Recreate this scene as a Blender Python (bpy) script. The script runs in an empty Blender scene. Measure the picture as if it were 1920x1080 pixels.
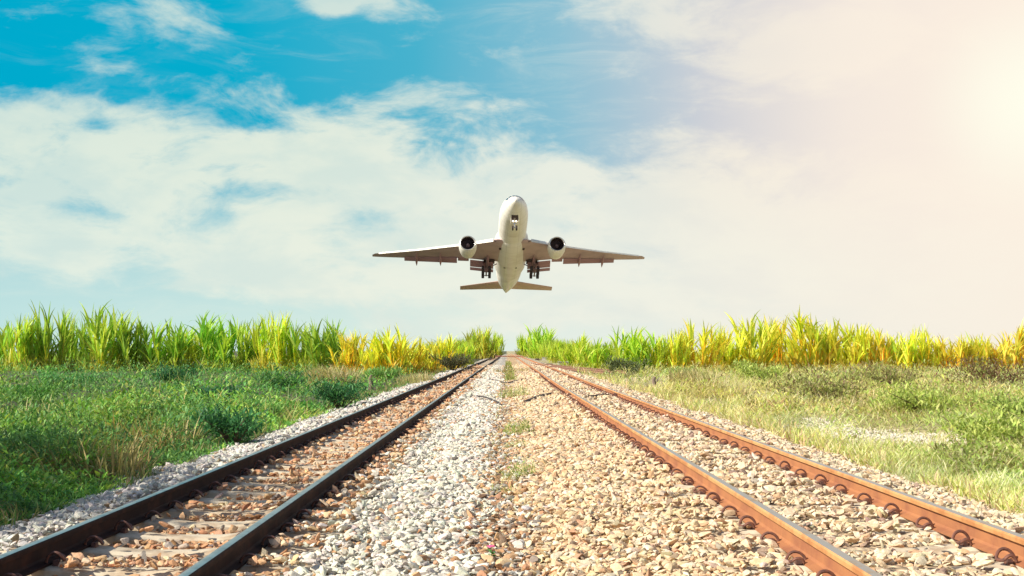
import bpy, math, random
import numpy as np
from mathutils import Vector, Matrix
R = math.radians
rng = np.random.default_rng(7)
random.seed(7)
sc = bpy.context.scene
col = sc.collection

# ------------------------------------------------------------------ camera
F = 2250.0                       # focal length in photo pixels (1920 wide)
HOR, VPX, CAMH = 658.0, 950.0, 1.2
cam_d = bpy.data.cameras.new('camera')
cam = bpy.data.objects.new('camera', cam_d)
col.objects.link(cam)
cam_d.sensor_width = 36.0
cam_d.lens = F / 1920 * 36.0
cam_d.clip_end = 20000
cam_d.clip_start = 0.05
cam.location = (0, 0, CAMH)
cam.rotation_euler = (R(90) + math.atan((HOR - 540) / F), 0, -math.atan((960 - VPX) / F))
sc.camera = cam

# ------------------------------------------------------------------ sun + sky
SUN_EL, SUN_AZ = 37.0, -112.0    # azimuth from +Y towards +X: sun stands left and a little behind
sd = Vector((math.sin(R(SUN_AZ)) * math.cos(R(SUN_EL)), math.cos(R(SUN_AZ)) * math.cos(R(SUN_EL)), math.sin(R(SUN_EL))))
sun_d = bpy.data.lights.new('sun', 'SUN')
sun_d.energy = 5.0
sun_d.angle = R(0.5)
sun_d.color = (1.0, 0.92, 0.76)
sun = bpy.data.objects.new('sun', sun_d)
col.objects.link(sun)
sun.location = (-30, -20, 40)
sun.rotation_euler = (-sd).to_track_quat('-Z', 'Y').to_euler()
sc.view_settings.view_transform = 'Standard'
sc.view_settings.look = 'None'
sc.view_settings.gamma = 1.0
sc.view_settings.exposure = 0.5
try:
    sc.view_settings.use_curve_mapping = False
except Exception:
    pass


class NT:
    """tiny node-graph helper"""
    def __init__(s, tree):
        s.t = tree
        s.n = tree.nodes
        s.l = tree.links
        s.n.clear()

    def new(s, typ, **kw):
        n = s.n.new(typ)
        for k, v in kw.items():
            setattr(n, k, v)
        return n

    def put(s, sock, v):
        if isinstance(v, bpy.types.NodeSocket):
            s.l.new(v, sock)
        elif v is not None:
            if hasattr(sock, 'default_value') and isinstance(v, (tuple, list)) and len(v) == 3 and sock.type == 'RGBA':
                v = (*v, 1)
            sock.default_value = v

    def math(s, op, a, b=None, c=None, clamp=False):
        n = s.new('ShaderNodeMath', operation=op, use_clamp=clamp)
        s.put(n.inputs[0], a)
        s.put(n.inputs[1], b)
        if c is not None:
            s.put(n.inputs[2], c)
        return n.outputs[0]

    def vmath(s, op, a, b=None, scale=None):
        n = s.new('ShaderNodeVectorMath', operation=op)
        s.put(n.inputs[0], a)
        if b is not None:
            s.put(n.inputs[1], b)
        if scale is not None:
            s.put(n.inputs['Scale'], scale)
        return n.outputs['Value' if op in ('LENGTH', 'DOT_PRODUCT', 'DISTANCE') else 'Vector']

    def mapr(s, v, a, b, c, d, smooth=True):
        n = s.new('ShaderNodeMapRange', interpolation_type='SMOOTHSTEP' if smooth else 'LINEAR')
        for i, x in enumerate((v, a, b, c, d)):
            s.put(n.inputs[i], x)
        return n.outputs[0]

    def mix(s, f, a, b, blend='MIX'):
        n = s.new('ShaderNodeMix', data_type='RGBA', blend_type=blend)
        s.put(n.inputs[0], f)
        s.put(n.inputs[6], a)
        s.put(n.inputs[7], b)
        return n.outputs[2]

    def noise(s, vec, scale, detail=4, rough=0.55, dist=0.0, out=0):
        n = s.new('ShaderNodeTexNoise')
        s.put(n.inputs['Vector'], vec)
        n.inputs['Scale'].default_value = scale
        n.inputs['Detail'].default_value = detail
        n.inputs['Roughness'].default_value = rough
        n.inputs['Distortion'].default_value = dist
        return n.outputs[out]

    def ramp(s, f, stops, interp='LINEAR'):
        n = s.new('ShaderNodeValToRGB')
        cr = n.color_ramp
        cr.interpolation = interp
        while len(cr.elements) < len(stops):
            cr.elements.new(0.5)
        for e, (p, c) in zip(cr.elements, stops):
            e.position = p
            e.color = (*c, 1)
        s.put(n.inputs[0], f)
        return n.outputs[0]


def srgb(r, g, b):
    return tuple(((c / 255) / 12.92 if c / 255 <= 0.04045 else ((c / 255 + 0.055) / 1.055) ** 2.4) for c in (r, g, b))


world = bpy.data.worlds.new('World')
sc.world = world
world.use_nodes = True
w = NT(world.node_tree)
tc = w.new('ShaderNodeTexCoord')
D = tc.outputs['Generated']
sep = w.new('ShaderNodeSeparateXYZ')
w.put(sep.inputs[0], D)
az = w.math('ARCTAN2', sep.outputs[0], sep.outputs[1])      # radians, + to the right
el = w.math('ARCSINE', sep.outputs[2])
cmb = w.new('ShaderNodeCombineXYZ')
w.put(cmb.inputs[0], az)
w.put(cmb.inputs[1], el)
P0 = cmb.outputs[0]
Mcam = cam.rotation_euler.to_matrix()


def ang(px, py):
    v = Mcam @ Vector(((px - 960) / F, (540 - py) / F, -1.0))
    v.normalize()
    return math.atan2(v.x, v.y), math.asin(v.z)


# cloud noise: stretched sideways, warped
warp = w.noise(w.vmath('MULTIPLY', P0, (4, 6, 1)), 1.0, 3, 0.5, 0, 1)
Pw = w.vmath('ADD', P0, w.vmath('MULTIPLY', w.vmath('SUBTRACT', warp, (0.5, 0.5, 0.5)), (0.11, 0.055, 0)))
nz = w.noise(w.vmath('MULTIPLY', Pw, (9, 19, 1)), 1.0, 8, 0.62, 0.3)
nf = w.noise(w.vmath('MULTIPLY', Pw, (26, 62, 1)), 1.0, 6, 0.65, 0.4)
nzz = w.math('ADD', w.math('MULTIPLY', nz, 0.72), w.math('MULTIPLY', nf, 0.28))
# (px, py, half width, half height, weight): + cloud, - clear
blobs = [
    (350, 400, 620, 170, .50), (900, 470, 620, 180, .42), (100, 360, 330, 150, .30), (260, 300, 300, 90, .25),
    (700, 360, 420, 120, .22), (1500, 480, 700, 220, .40), (1250, 420, 380, 130, .22),
    (90, 215, 190, 45, .36), (300, 45, 120, 60, .36), (185, 135, 90, 45, .22), (650, 0, 170, 34, .42), (590, 14, 60, 24, .3),
    (1200, 10, 200, 60, .40), (1350, 70, 230, 60, .36), (1500, 130, 200, 80, .34), (700, 190, 130, 45, .20),
    (880, 225, 210, 75, .20), (620, 262, 150, 50, .26), (430, 190, 150, 35, .16), (1600, 60, 200, 140, .25),
    (190, 388, 75, 38, -.34), (285, 465, 120, 44, -.32), (385, 415, 100, 36, -.30), (490, 368, 150, 22, -.26), (695, 420, 75, 36, -.28),
    (30, 335, 70, 16, -.2), (800, 300, 80, 40, -.22), (480, 240, 90, 30, -.3), (200, 240, 60, 20, -.2),
    (60, 590, 330, 50, -.40), (330, 580, 300, 36, -.26), (640, 600, 300, 40, -.2), (40, 500, 90, 60, -.12), (900, 600, 250, 30, .25),
]
cov = None
neg = None
for (px, py, wx, wy, wt) in blobs:
    a0, e0 = ang(px, py)
    d = w.vmath('LENGTH', w.vmath('MULTIPLY', w.vmath('SUBTRACT', Pw, (a0, e0, 0)), (F / wx, F / wy, 0)))
    g = w.mapr(d, 0.15, 1.35, wt, 0.0)
    if wt > 0:
        cov = g if cov is None else w.math('ADD', cov, g)
    else:
        neg = g if neg is None else w.math('ADD', neg, g)
cov = w.math('ADD', w.math('MINIMUM', cov, 0.60), neg)
dens = w.mapr(w.math('ADD', w.math('MULTIPLY', w.math('SUBTRACT', nzz, 0.5), 2.2), w.math('ADD', cov, 0.5)), 0.54, 1.06, 0.0, 1.0)
px_of = w.mapr(az, ang(0, 540)[0], ang(1920, 540)[0], 0, 1, False)
sky_hi = w.ramp(px_of, [(0.0, srgb(0, 170, 205)), (0.22, srgb(6, 172, 205)), (0.40, srgb(72, 178, 206)), (0.55, srgb(140, 192, 211)),
                        (0.70, srgb(200, 205, 214)), (0.84, srgb(236, 226, 220)), (1.0, srgb(250, 234, 221))])
sky_lo = w.ramp(px_of, [(0.0, srgb(178, 224, 226)), (0.25, srgb(190, 228, 226)), (0.45, srgb(216, 236, 228)), (0.65, srgb(228, 236, 228)), (1.0, srgb(246, 238, 224))])
sky_c = w.mix(w.mapr(el, R(0.0), R(9.5), 0, 1), sky_lo, sky_hi)
cl_c = w.ramp(px_of, [(0.0, srgb(224, 236, 222)), (0.3, srgb(232, 239, 223)), (0.55, srgb(236, 239, 226)), (0.75, srgb(243, 236, 222)), (0.9, srgb(249, 237, 223)), (1.0, srgb(252, 240, 224))])
tone = w.noise(w.vmath('MULTIPLY', Pw, (12, 26, 1)), 1.0, 5, 0.55)
cl_lo = w.ramp(px_of, [(0.0, srgb(226, 238, 226)), (0.3, srgb(236, 241, 226)), (0.6, srgb(240, 241, 228)), (1.0, srgb(247, 240, 226))])
cl_c = w.mix(w.mapr(el, R(3.0), R(10.0), 0, 1), cl_lo, cl_c)
cl_s = w.mix(w.mapr(tone, 0.40, 0.64, 0.0, 0.30), cl_c, w.mix(0.5, cl_c, sky_hi))
cl_s = w.mix(w.mapr(el, R(9.0), R(15.0), 0, 0.20), cl_s, sky_hi)
wv1 = w.noise(w.vmath('MULTIPLY', Pw, (7, 34, 1)), 1.0, 8, 0.68, 0.8)
wv2 = w.noise(w.vmath('MULTIPLY', P0, (3.1, 5, 1)), 1.0, 2, 0.5)
wisp = w.math('MULTIPLY', w.mapr(wv1, 0.46, 0.80, 0.0, 0.55), w.mapr(wv2, 0.38, 0.62, 0.15, 1.0))
sky_c = w.mix(w.math('MULTIPLY', wisp, w.mapr(px_of, 0.0, 1.0, 0.55, 0.9)), sky_c, cl_c)
# thin high veil, so the blue gaps stay milky low down
sky_c = w.mix(w.mapr(el, R(3.5), R(10.5), 0.34, 0.0), sky_c, cl_c)
skyv = w.mix(w.math('MULTIPLY', dens, 0.95), sky_c, cl_s)
# bright sun glow through the veil of cloud on the right
a1, e1 = ang(1935, 190)
gd = w.vmath('LENGTH', w.vmath('SUBTRACT', P0, (a1, e1, 0)))
skyv = w.mix(w.mapr(gd, 0.0, 760 / F, 0.62, 0.0), skyv, srgb(254, 242, 226))
skyv = w.mix(w.mapr(gd, 0.0, 210 / F, 0.97, 0.0), skyv, srgb(255, 254, 236))
nish = w.new('ShaderNodeTexSky', sky_type='NISHITA')
nish.sun_disc = False
nish.sun_elevation = R(SUN_EL)
nish.sun_rotation = R(SUN_AZ)
nish.air_density = 1.0
nish.dust_density = 0.6
nis = w.vmath('MULTIPLY', nish.outputs[0], (0.155, 0.138, 0.122))
# the cloud bank stands in front and low; the rest is clear sky
front = w.math('MULTIPLY', w.mapr(el, R(20), R(34), 1, 0), w.mapr(w.math('ABSOLUTE', az), R(38), R(75), 1, 0))
fin = w.mix(front, nis, skyv)
bg = w.new('ShaderNodeBackground')
w.put(bg.inputs[0], fin)
bg.inputs[1].default_value = 1.0 / 2 ** 0.5
out = w.new('ShaderNodeOutputWorld')
w.l.new(bg.outputs[0], out.inputs[0])


# ------------------------------------------------------------------ helpers
def tag(o, label=None, cat=None, group=None, kind=None):
    if label: o['label'] = label
    if cat: o['category'] = cat
    if group: o['group'] = group
    if kind: o['kind'] = kind
    return o


def empty(name, loc=(0, 0, 0)):
    o = bpy.data.objects.new(name, None)
    col.objects.link(o)
    o.location = loc
    return o


def np_mesh(name, V, Q, mat, parent=None, colors=None, smooth=False, mats=None, midx=None):
    """V (n,3), Q (m,k) polygons of k corners"""
    V = np.asarray(V, np.float32)
    Q = np.asarray(Q, np.int32)
    me = bpy.data.meshes.new(name)
    me.vertices.add(len(V))
    me.vertices.foreach_set('co', V.ravel())
    m, k = Q.shape
    me.loops.add(m * k)
    me.loops.foreach_set('vertex_index', Q.ravel())
    me.polygons.add(m)
    me.polygons.foreach_set('loop_start', np.arange(0, m * k, k, dtype=np.int32))
    me.polygons.foreach_set('loop_total', np.full(m, k, np.int32))
    me.polygons.foreach_set('use_smooth', np.full(m, smooth, bool))
    if midx is not None:
        me.polygons.foreach_set('material_index', np.asarray(midx, np.int32))
    if colors is not None:
        at = me.color_attributes.new('Col', 'FLOAT_COLOR', 'POINT')
        c = np.ones((len(V), 4), np.float32)
        c[:, :3] = colors
        at.data.foreach_set('color', c.ravel())
    me.update(calc_edges=True)
    me.validate()
    for mm in (mats or [mat]):
        me.materials.append(mm)
    o = bpy.data.objects.new(name, me)
    col.objects.link(o)
    if parent: o.parent = parent
    return o


class MB:
    """collects polygons into one mesh"""
    def __init__(s):
        s.v, s.f, s.m = [], [], []

    def add(s, vs, fs, mi=0):
        b = len(s.v)
        s.v += [tuple(v) for v in vs]
        for f in fs:
            s.f.append([b + i for i in f])
            s.m.append(mi)

    def box(s, c, size, rot=None, mi=0, taper=1.0):
        hx, hy, hz = [q / 2 for q in size]
        vs = []
        for z, t in ((-hz, 1), (hz, taper)):
            for x, y in ((-hx, -hy), (hx, -hy), (hx, hy), (-hx, hy)):
                v = Vector((x * t, y * t, z))
                if rot is not None: v = rot @ v
                vs.append(v + Vector(c))
        s.add(vs, [(3, 2, 1, 0), (4, 5, 6, 7), (0, 1, 5, 4), (1, 2, 6, 5), (2, 3, 7, 6), (3, 0, 4, 7)], mi)

    def tube(s, pts, rads, n=8, mi=0, cap=True):
        pts = [Vector(p) for p in pts]
        if not hasattr(rads, '__len__'): rads = [rads] * len(pts)
        rings = []
        ref = None
        for i, p in enumerate(pts):
            t = (pts[min(i + 1, len(pts) - 1)] - pts[max(i - 1, 0)]).normalized()
            if ref is None:
                ref = t.orthogonal().normalized()
            ref = (ref - t * ref.dot(t)).normalized()
            b = t.cross(ref)
            rings.append([p + (ref * math.cos(a) + b * math.sin(a)) * rads[i] for a in [2 * math.pi * k / n for k in range(n)]])
        vs = [v for r in rings for v in r]
        fs = []
        for i in range(len(pts) - 1):
            for k in range(n):
                a, b2 = i * n + k, i * n + (k + 1) % n
                fs.append((a, b2, b2 + n, a + n))
        if cap:
            fs.append(tuple(range(n))[::-1])
            fs.append(tuple((len(pts) - 1) * n + k for k in range(n)))
        s.add(vs, fs, mi)

    def loft(s, rings, mi=0, cap=True, closed=True):
        n = len(rings[0])
        vs = [v for r in rings for v in r]
        fs = []
        for i in range(len(rings) - 1):
            for k in range(n if closed else n - 1):
                a, b2 = i * n + k, i * n + (k + 1) % n
                fs.append((a, b2, b2 + n, a + n))
        if cap:
            fs.append(tuple(range(n))[::-1])
            fs.append(tuple((len(rings) - 1) * n + k for k in range(n)))
        s.add(vs, fs, mi)

    def build(s, name, mats, parent=None, smooth=True, angle=35):
        me = bpy.data.meshes.new(name)
        me.from_pydata(s.v, [], s.f)
        if not isinstance(mats, (list, tuple)): mats = [mats]
        for m in mats: me.materials.append(m)
        me.polygons.foreach_set('material_index', s.m)
        me.polygons.foreach_set('use_smooth', [smooth] * len(s.f))
        me.update()
        if smooth:
            try:
                me.set_sharp_from_angle(angle=R(angle))
            except Exception:
                pass
        o = bpy.data.objects.new(name, me)
        col.objects.link(o)
        if parent: o.parent = parent
        return o


def copy_tree(o, parent=None):
    c = o.copy()
    col.objects.link(c)
    c.parent = parent
    for ch in o.children:
        copy_tree(ch, c)
    return c


# numpy value noise
_tab = rng.random((256, 256)).astype(np.float32)


def vnoise(x, y, s=1.0, seed=0):
    x = np.asarray(x, float) * s + 37.3 * seed
    y = np.asarray(y, float) * s + 91.7 * seed
    xi, yi = np.floor(x).astype(int), np.floor(y).astype(int)
    fx, fy = x - xi, y - yi
    fx, fy = fx * fx * (3 - 2 * fx), fy * fy * (3 - 2 * fy)
    t = lambda a, b: _tab[a & 255, b & 255]
    return (t(xi, yi) * (1 - fx) + t(xi + 1, yi) * fx) * (1 - fy) + (t(xi, yi + 1) * (1 - fx) + t(xi + 1, yi + 1) * fx) * fy


def fbm(x, y, s=1.0, seed=0, o=3):
    r, a, tot = 0, 1.0, 0
    for i in range(o):
        r = r + a * vnoise(x, y, s * 2 ** i, seed + i)
        tot += a
        a *= 0.5
    return r / tot


# ------------------------------------------------------------------ materials
def pmat(name, color, rough=0.8, metal=0.0, bump=None, var=None, spec=0.5):
    m = bpy.data.materials.new(name)
    m.use_nodes = True
    n = NT(m.node_tree)
    bs = n.new('ShaderNodeBsdfPrincipled')
    bs.inputs['Roughness'].default_value = rough
    bs.inputs['Metallic'].default_value = metal
    bs.inputs['Specular IOR Level'].default_value = spec
    o = n.new('ShaderNodeOutputMaterial')
    n.l.new(bs.outputs[0], o.inputs[0])
    tcn = n.new('ShaderNodeTexCoord')
    if var:
        sc_, c2, lo, hi = var
        f = n.mapr(n.noise(tcn.outputs['Object'], sc_, 6, 0.6), lo, hi, 0, 1)
        n.put(bs.inputs['Base Color'], n.mix(f, color, c2))
    else:
        bs.inputs['Base Color'].default_value = (*color, 1)
    if bump:
        bp = n.new('ShaderNodeBump')
        bp.inputs['Strength'].default_value = bump[1]
        bp.inputs['Distance'].default_value = bump[2]
        n.put(bp.inputs['Height'], n.noise(tcn.outputs['Object'], bump[0], 5, 0.6))
        n.l.new(bp.outputs[0], bs.inputs['Normal'])
    return m


def leaf_mat(name, trans=0.35, rough=0.55, obj_tint=False, gain=1.0, spec=0.3):
    m = bpy.data.materials.new(name)
    m.use_nodes = True
    n = NT(m.node_tree)
    at = n.new('ShaderNodeAttribute', attribute_name='Col')
    c = at.outputs['Color']
    if obj_tint:
        oi = n.new('ShaderNodeObjectInfo')
        c = n.mix(1.0, c, oi.outputs['Color'], 'MULTIPLY')
    bs = n.new('ShaderNodeBsdfPrincipled')
    bs.inputs['Roughness'].default_value = rough
    bs.inputs['Specular IOR Level'].default_value = spec
    n.put(bs.inputs['Base Color'], c)
    tr = n.new('ShaderNodeBsdfTranslucent')
    n.put(tr.inputs[0], n.mix(1.0, c, (1.25, 1.2, 0.7), 'MULTIPLY'))
    mx = n.new('ShaderNodeMixShader')
    mx.inputs[0].default_value = trans
    n.l.new(bs.outputs[0], mx.inputs[1])
    n.l.new(tr.outputs[0], mx.inputs[2])
    o = n.new('ShaderNodeOutputMaterial')
    n.l.new(mx.outputs[0], o.inputs[0])
    return m


def stone_mat():
    m = bpy.data.materials.new('crushed_stone')
    m.use_nodes = True
    n = NT(m.node_tree)
    at = n.new('ShaderNodeAttribute', attribute_name='Col')
    tcn = n.new('ShaderNodeTexCoord')
    g = n.noise(tcn.outputs['Object'], 55, 6, 0.65)
    c = n.mix(n.mapr(g, 0.38, 0.62, 0.0, 0.55), at.outputs['Color'], n.mix(1.0, at.outputs['Color'], (0.62, 0.56, 0.50), 'MULTIPLY'))
    bs = n.new('ShaderNodeBsdfPrincipled')
    bs.inputs['Roughness'].default_value = 0.85
    n.put(bs.inputs['Base Color'], c)
    bp = n.new('ShaderNodeBump')
    bp.inputs['Strength'].default_value = 0.6
    bp.inputs['Distance'].default_value = 0.004
    n.put(bp.inputs['Height'], n.noise(tcn.outputs['Object'], 120, 4, 0.6))
    n.l.new(bp.outputs[0], bs.inputs['Normal'])
    o = n.new('ShaderNodeOutputMaterial')
    n.l.new(bs.outputs[0], o.inputs[0])
    return m


# shared zone colours of the ballast across the tracks, warm glow painted into the right-hand stones
ZX = [-3.9, -3.2, -2.85, -2.3, -1.35, -1.15, -0.25, 0.25, 1.3, 1.75, 2.5, 2.85, 4.2]
ZC = [(.60, .57, .52), (.62, .59, .54), (.52, .36, .24), (.50, .31, .18), (.50, .29, .16), (.64, .61, .55), (.64, .60, .53),
      (.70, .48, .27), (.70, .48, .27), (.74, .57, .38), (.74, .57, .39), (.72, .60, .46), (.70, .60, .46)]


def bed_mat():
    m = bpy.data.materials.new('ballast_bed')
    m.use_nodes = True
    n = NT(m.node_tree)
    tcn = n.new('ShaderNodeTexCoord')
    ob = tcn.outputs['Object']
    sp = n.new('ShaderNodeSeparateXYZ')
    n.put(sp.inputs[0], ob)
    xw = n.math('ADD', sp.outputs[0], n.math('MULTIPLY', n.math('SUBTRACT', n.noise(ob, 1.2, 4, 0.6), 0.5), 0.7))
    f = n.mapr(xw, ZX[0], ZX[-1], 0, 1, False)
    base = n.ramp(f, [((x - ZX[0]) / (ZX[-1] - ZX[0]), c) for x, c in zip(ZX, ZC)])
    vo = n.new('ShaderNodeTexVoronoi', feature='F1')
    n.put(vo.inputs['Vector'], ob)
    vo.inputs['Scale'].default_value = 16
    sv = n.new('ShaderNodeSeparateColor')
    n.put(sv.inputs[0], vo.outputs['Color'])
    val = n.mapr(sv.outputs[0], 0, 1, 0.45, 1.15, False)
    c = n.vmath('SCALE', base, scale=val)
    c = n.mix(n.mapr(vo.outputs['Distance'], 0.42, 0.75, 0, 0.6), c, (0.16, 0.10, 0.07))
    bs = n.new('ShaderNodeBsdfPrincipled')
    bs.inputs['Roughness'].default_value = 0.9
    n.put(bs.inputs['Base Color'], c)
    bp = n.new('ShaderNodeBump')
    bp.inputs['Strength'].default_value = 1.0
    bp.inputs['Distance'].default_value = 0.03
    bp.invert = True
    n.put(bp.inputs['Height'], vo.outputs['Distance'])
    n.l.new(bp.outputs[0], bs.inputs['Normal'])
    o = n.new('ShaderNodeOutputMaterial')
    n.l.new(bs.outputs[0], o.inputs[0])
    return m


def soil_mat():
    m = bpy.data.materials.new('field_soil')
    m.use_nodes = True
    n = NT(m.node_tree)
    tcn = n.new('ShaderNodeTexCoord')
    ob = tcn.outputs['Object']
    a = n.mapr(n.noise(ob, 0.35, 6, 0.6), 0.35, 0.65, 0, 1)
    b = n.mapr(n.noise(ob, 6, 5, 0.7), 0.35, 0.65, 0, 1)
    sp = n.new('ShaderNodeSeparateXYZ')
    n.put(sp.inputs[0], ob)
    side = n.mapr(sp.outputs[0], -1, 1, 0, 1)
    c1 = n.mix(a, (0.025, 0.045, 0.02), (0.06, 0.08, 0.03))  # left soil darkened to stand in for shade between the plants
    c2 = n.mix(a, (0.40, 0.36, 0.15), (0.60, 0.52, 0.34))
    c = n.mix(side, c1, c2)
    c = n.mix(n.math('MULTIPLY', b, 0.6), c, (0.12, 0.09, 0.05))
    bs = n.new('ShaderNodeBsdfPrincipled')
    bs.inputs['Roughness'].default_value = 0.95
    n.put(bs.inputs['Base Color'], c)
    bp = n.new('ShaderNodeBump')
    bp.inputs['Distance'].default_value = 0.05
    n.put(bp.inputs['Height'], n.noise(ob, 9, 5, 0.7))
    n.l.new(bp.outputs[0], bs.inputs['Normal'])
    o = n.new('ShaderNodeOutputMaterial')
    n.l.new(bs.outputs[0], o.inputs[0])
    return m


M = {}
M['stone'] = stone_mat()
M['bed'] = bed_mat()
M['soil'] = soil_mat()
M['leaf'] = leaf_mat('bank_foliage', 0.30)
M['grass'] = leaf_mat('grass_blades', 0.35)
M['cane'] = leaf_mat('cane_leaf', 0.42, 0.45, obj_tint=True)
M['rail_dark'] = pmat('dark_rail_steel', (0.022, 0.009, 0.009), 0.75, 0.0, (60, 0.3, 0.002), (7, (0.06, 0.022, 0.014), 0.4, 0.75), 0.15)
M['rail_rust'] = pmat('rusty_rail_steel', (0.38, 0.160, 0.066), 0.85, 0.0, (60, 0.5, 0.003), (3.5, (0.27, 0.10, 0.05), 0.38, 0.70))
M['rail_side'] = pmat('ochre_rail_head_side', (0.56, 0.30, 0.12), 0.7, 0.0, (60, 0.3, 0.002), (4, (0.40, 0.17, 0.06), 0.4, 0.65))
M['siding'] = pmat('brown_siding_rail', (0.24, 0.12, 0.08), 0.8)
M['rail_top'] = pmat('polished_rail_head', (0.40, 0.40, 0.38), 0.3, 0.75, (3, 0.1, 0.002), (9, (0.22, 0.19, 0.17), 0.45, 0.75))
M['rail_top_dull'] = pmat('worn_rail_head', (0.50, 0.47, 0.42), 0.42, 0.7, (3, 0.1, 0.002), (6, (0.52, 0.36, 0.20), 0.5, 0.72))
M['clip'] = pmat('dark_clip_steel', (0.20, 0.085, 0.06), 0.6, 0.3, (90, 0.4, 0.002), (30, (0.09, 0.05, 0.045), 0.4, 0.65))
M['clip_dark'] = pmat('blackened_clip_steel', (0.12, 0.06, 0.05), 0.55, 0.3, (90, 0.4, 0.002), (30, (0.25, 0.11, 0.08), 0.45, 0.7))
M['concrete'] = pmat('sleeper_concrete', (0.62, 0.54, 0.42), 0.9, 0, (40, 0.5, 0.004), (5, (0.38, 0.28, 0.19), 0.4, 0.7))
M['wood'] = pmat('weathered_wood', (0.10, 0.075, 0.06), 0.95, 0, (30, 0.8, 0.01), (8, (0.05, 0.035, 0.03), 0.4, 0.6))
M['cable'] = pmat('black_cable', (0.05, 0.035, 0.035), 0.7)

# ------------------------------------------------------------------ ground
GX = [-4000, -60, -9, -5.0, -4.1, -3.55, -3.1, -2.7, -1.3, -0.6, -0.05, 0.5, 1.2, 1.5, 2.7, 3.2, 3.8, 4.8, 9, 60, 4000]
GZ = [-0.1, -0.1, -0.05, -0.1, -0.13, -0.06, -0.01, -0.04, -0.04, 0.025, -0.02, 0.05, 0.09, 0.10, 0.10, 0.085, -0.02, -0.10, -0.05, -0.1, -0.1]


def gz(x, y):
    x = np.asarray(x, float)
    y = np.asarray(y, float)
    z = np.interp(x, GX, GZ)
    side = np.clip((np.abs(x) - 3.3) / 2, 0, 1)
    return z + (fbm(x, y, 0.8, 3) - 0.5) * (0.05 + 0.30 * side) * np.clip(1.5 - np.abs(y) / 400, 0, 1)


def grid(name, xs, ys, mat, dz=0.0):
    X, Y = np.meshgrid(xs, ys)
    Z = gz(X, Y) + dz
    V = np.stack([X, Y, Z], -1).reshape(-1, 3)
    nx, ny = len(xs), len(ys)
    i = np.arange((ny - 1) * (nx - 1))
    r, c = i // (nx - 1), i % (nx - 1)
    a = r * nx + c
    Q = np.stack([a, a + 1, a + nx + 1, a + nx], -1)
    return np_mesh(name, V, Q, mat, smooth=True)


ys = np.concatenate([[-4000, -1000, -200, -60, -20, -8], np.arange(-4, 30, 0.3), np.arange(30, 120, 1.5), np.arange(120, 430, 8), [500, 700, 1200, 2500, 6000]])
xs_g = np.concatenate([[-4000, -1200, -400, -150, -80], np.arange(-60, -12, 1.5), np.arange(-12, 12, 0.25), np.arange(12, 60, 1.5), [60, 80, 150, 400, 1200, 4000]])
ground = grid('ground', xs_g, ys, M['soil'], -0.03)
tag(ground, kind='structure')
ys_b = np.concatenate([np.arange(-3, 30, 0.15), np.arange(30, 120, 0.8), np.arange(120, 430, 5)])
bed = grid('ballast_bed', np.arange(-3.6, 3.95, 0.1), ys_b, M['bed'], -0.002)
tag(bed, kind='structure')

# ------------------------------------------------------------------ tracks
SP = 0.6
L_C, L_TOP, R_C, R_TOP = -2.035, 0.16, 2.085, 0.262
RH = 0.135
GA = 1.065
prof = [(-.06, 0), (.06, 0), (.06, .010), (.02, .022), (.009, .034), (.007, .092), (.030, .102), (.031, .124), (.024, .133), (.010, .1355), (-.012, .1355), (-.024, .133),
        (-.031, .124), (-.030, .102), (-.007, .092), (-.009, .034), (-.02, .022), (-.06, .010)]


def rail_mb(xfun, zfun, ysr):
    mb = MB()
    rings = [[(xfun(y) + px, y, zfun(y) + pz) for px, pz in prof] for y in ysr]
    n = len(prof)
    vs = [v for r in rings for v in r]
    for v in vs: mb.v.append(v)
    for i in range(len(ysr) - 1):
        for k in range(n):
            a, b2 = i * n + k, i * n + (k + 1) % n
            mb.f.append([a, b2, b2 + n, a + n])
            mb.m.append(1 if k in (8, 9, 10) else (2 if k in (6, 7, 11, 12) else 0))
    mb.f.append(list(range(n))[::-1]); mb.m.append(0)
    mb.f.append([(len(ysr) - 1) * n + k for k in range(n)]); mb.m.append(0)
    return mb


def sleeper_mb():
    mb = MB()
    n = 13
    rings = []
    for i in range(n):
        x = -1.0 + 2.0 * i / (n - 1)
        t = abs(x)
        h = 0.0 if 0.35 < t < 0.78 else (-0.03 if t < 0.25 else (-0.012 if t < 0.35 else -0.02))
        rings.append([(x, -.13, -.2), (x, .13, -.2), (x, .105, h - .012), (x, .09, h), (x, -.09, h), (x, -.105, h - .012)])
    mb.loft(rings)
    return mb


def clip_pts():
    # (along the rail, outwards from the foot edge, up): a big arch, a bend, a small inner arch
    return [(-.030, -.022, .016), (-.036, -.018, .050), (-.040, .004, .080), (-.042, .036, .092), (-.040, .068, .078), (-.034, .086, .044), (-.018, .090, .026),
            (.010, .084, .026), (.030, .070, .030), (.038, .058, .050), (.040, .036, .060), (.040, .014, .050), (.038, .004, .022)]


def smooth_pts(p, k=2):
    p = [Vector(q) for q in p]
    for _ in range(k):
        q = [p[0]]
        for a, b in zip(p[:-1], p[1:]):
            q += [a * .75 + b * .25, a * .25 + b * .75]
        q.append(p[-1])
        p = q
    return p


CP = smooth_pts(clip_pts(), 1)


def clip_mb(mb, x0, y0, z0, side, n=7, rad=.0085, detail=True):
    pts = CP if detail else [Vector(q) for q in clip_pts()[0:12:2]]
    mb.tube([(x0 + side * (.060 + p.y * .88), y0 + p.x * 1.05 * side, z0 + max(p.z, .016) * .76) for p in pts], rad, n)
    mb.box((x0 + side * .082, y0 + .012, z0 + .004), (.036, .062, .04), taper=.7)


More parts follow.
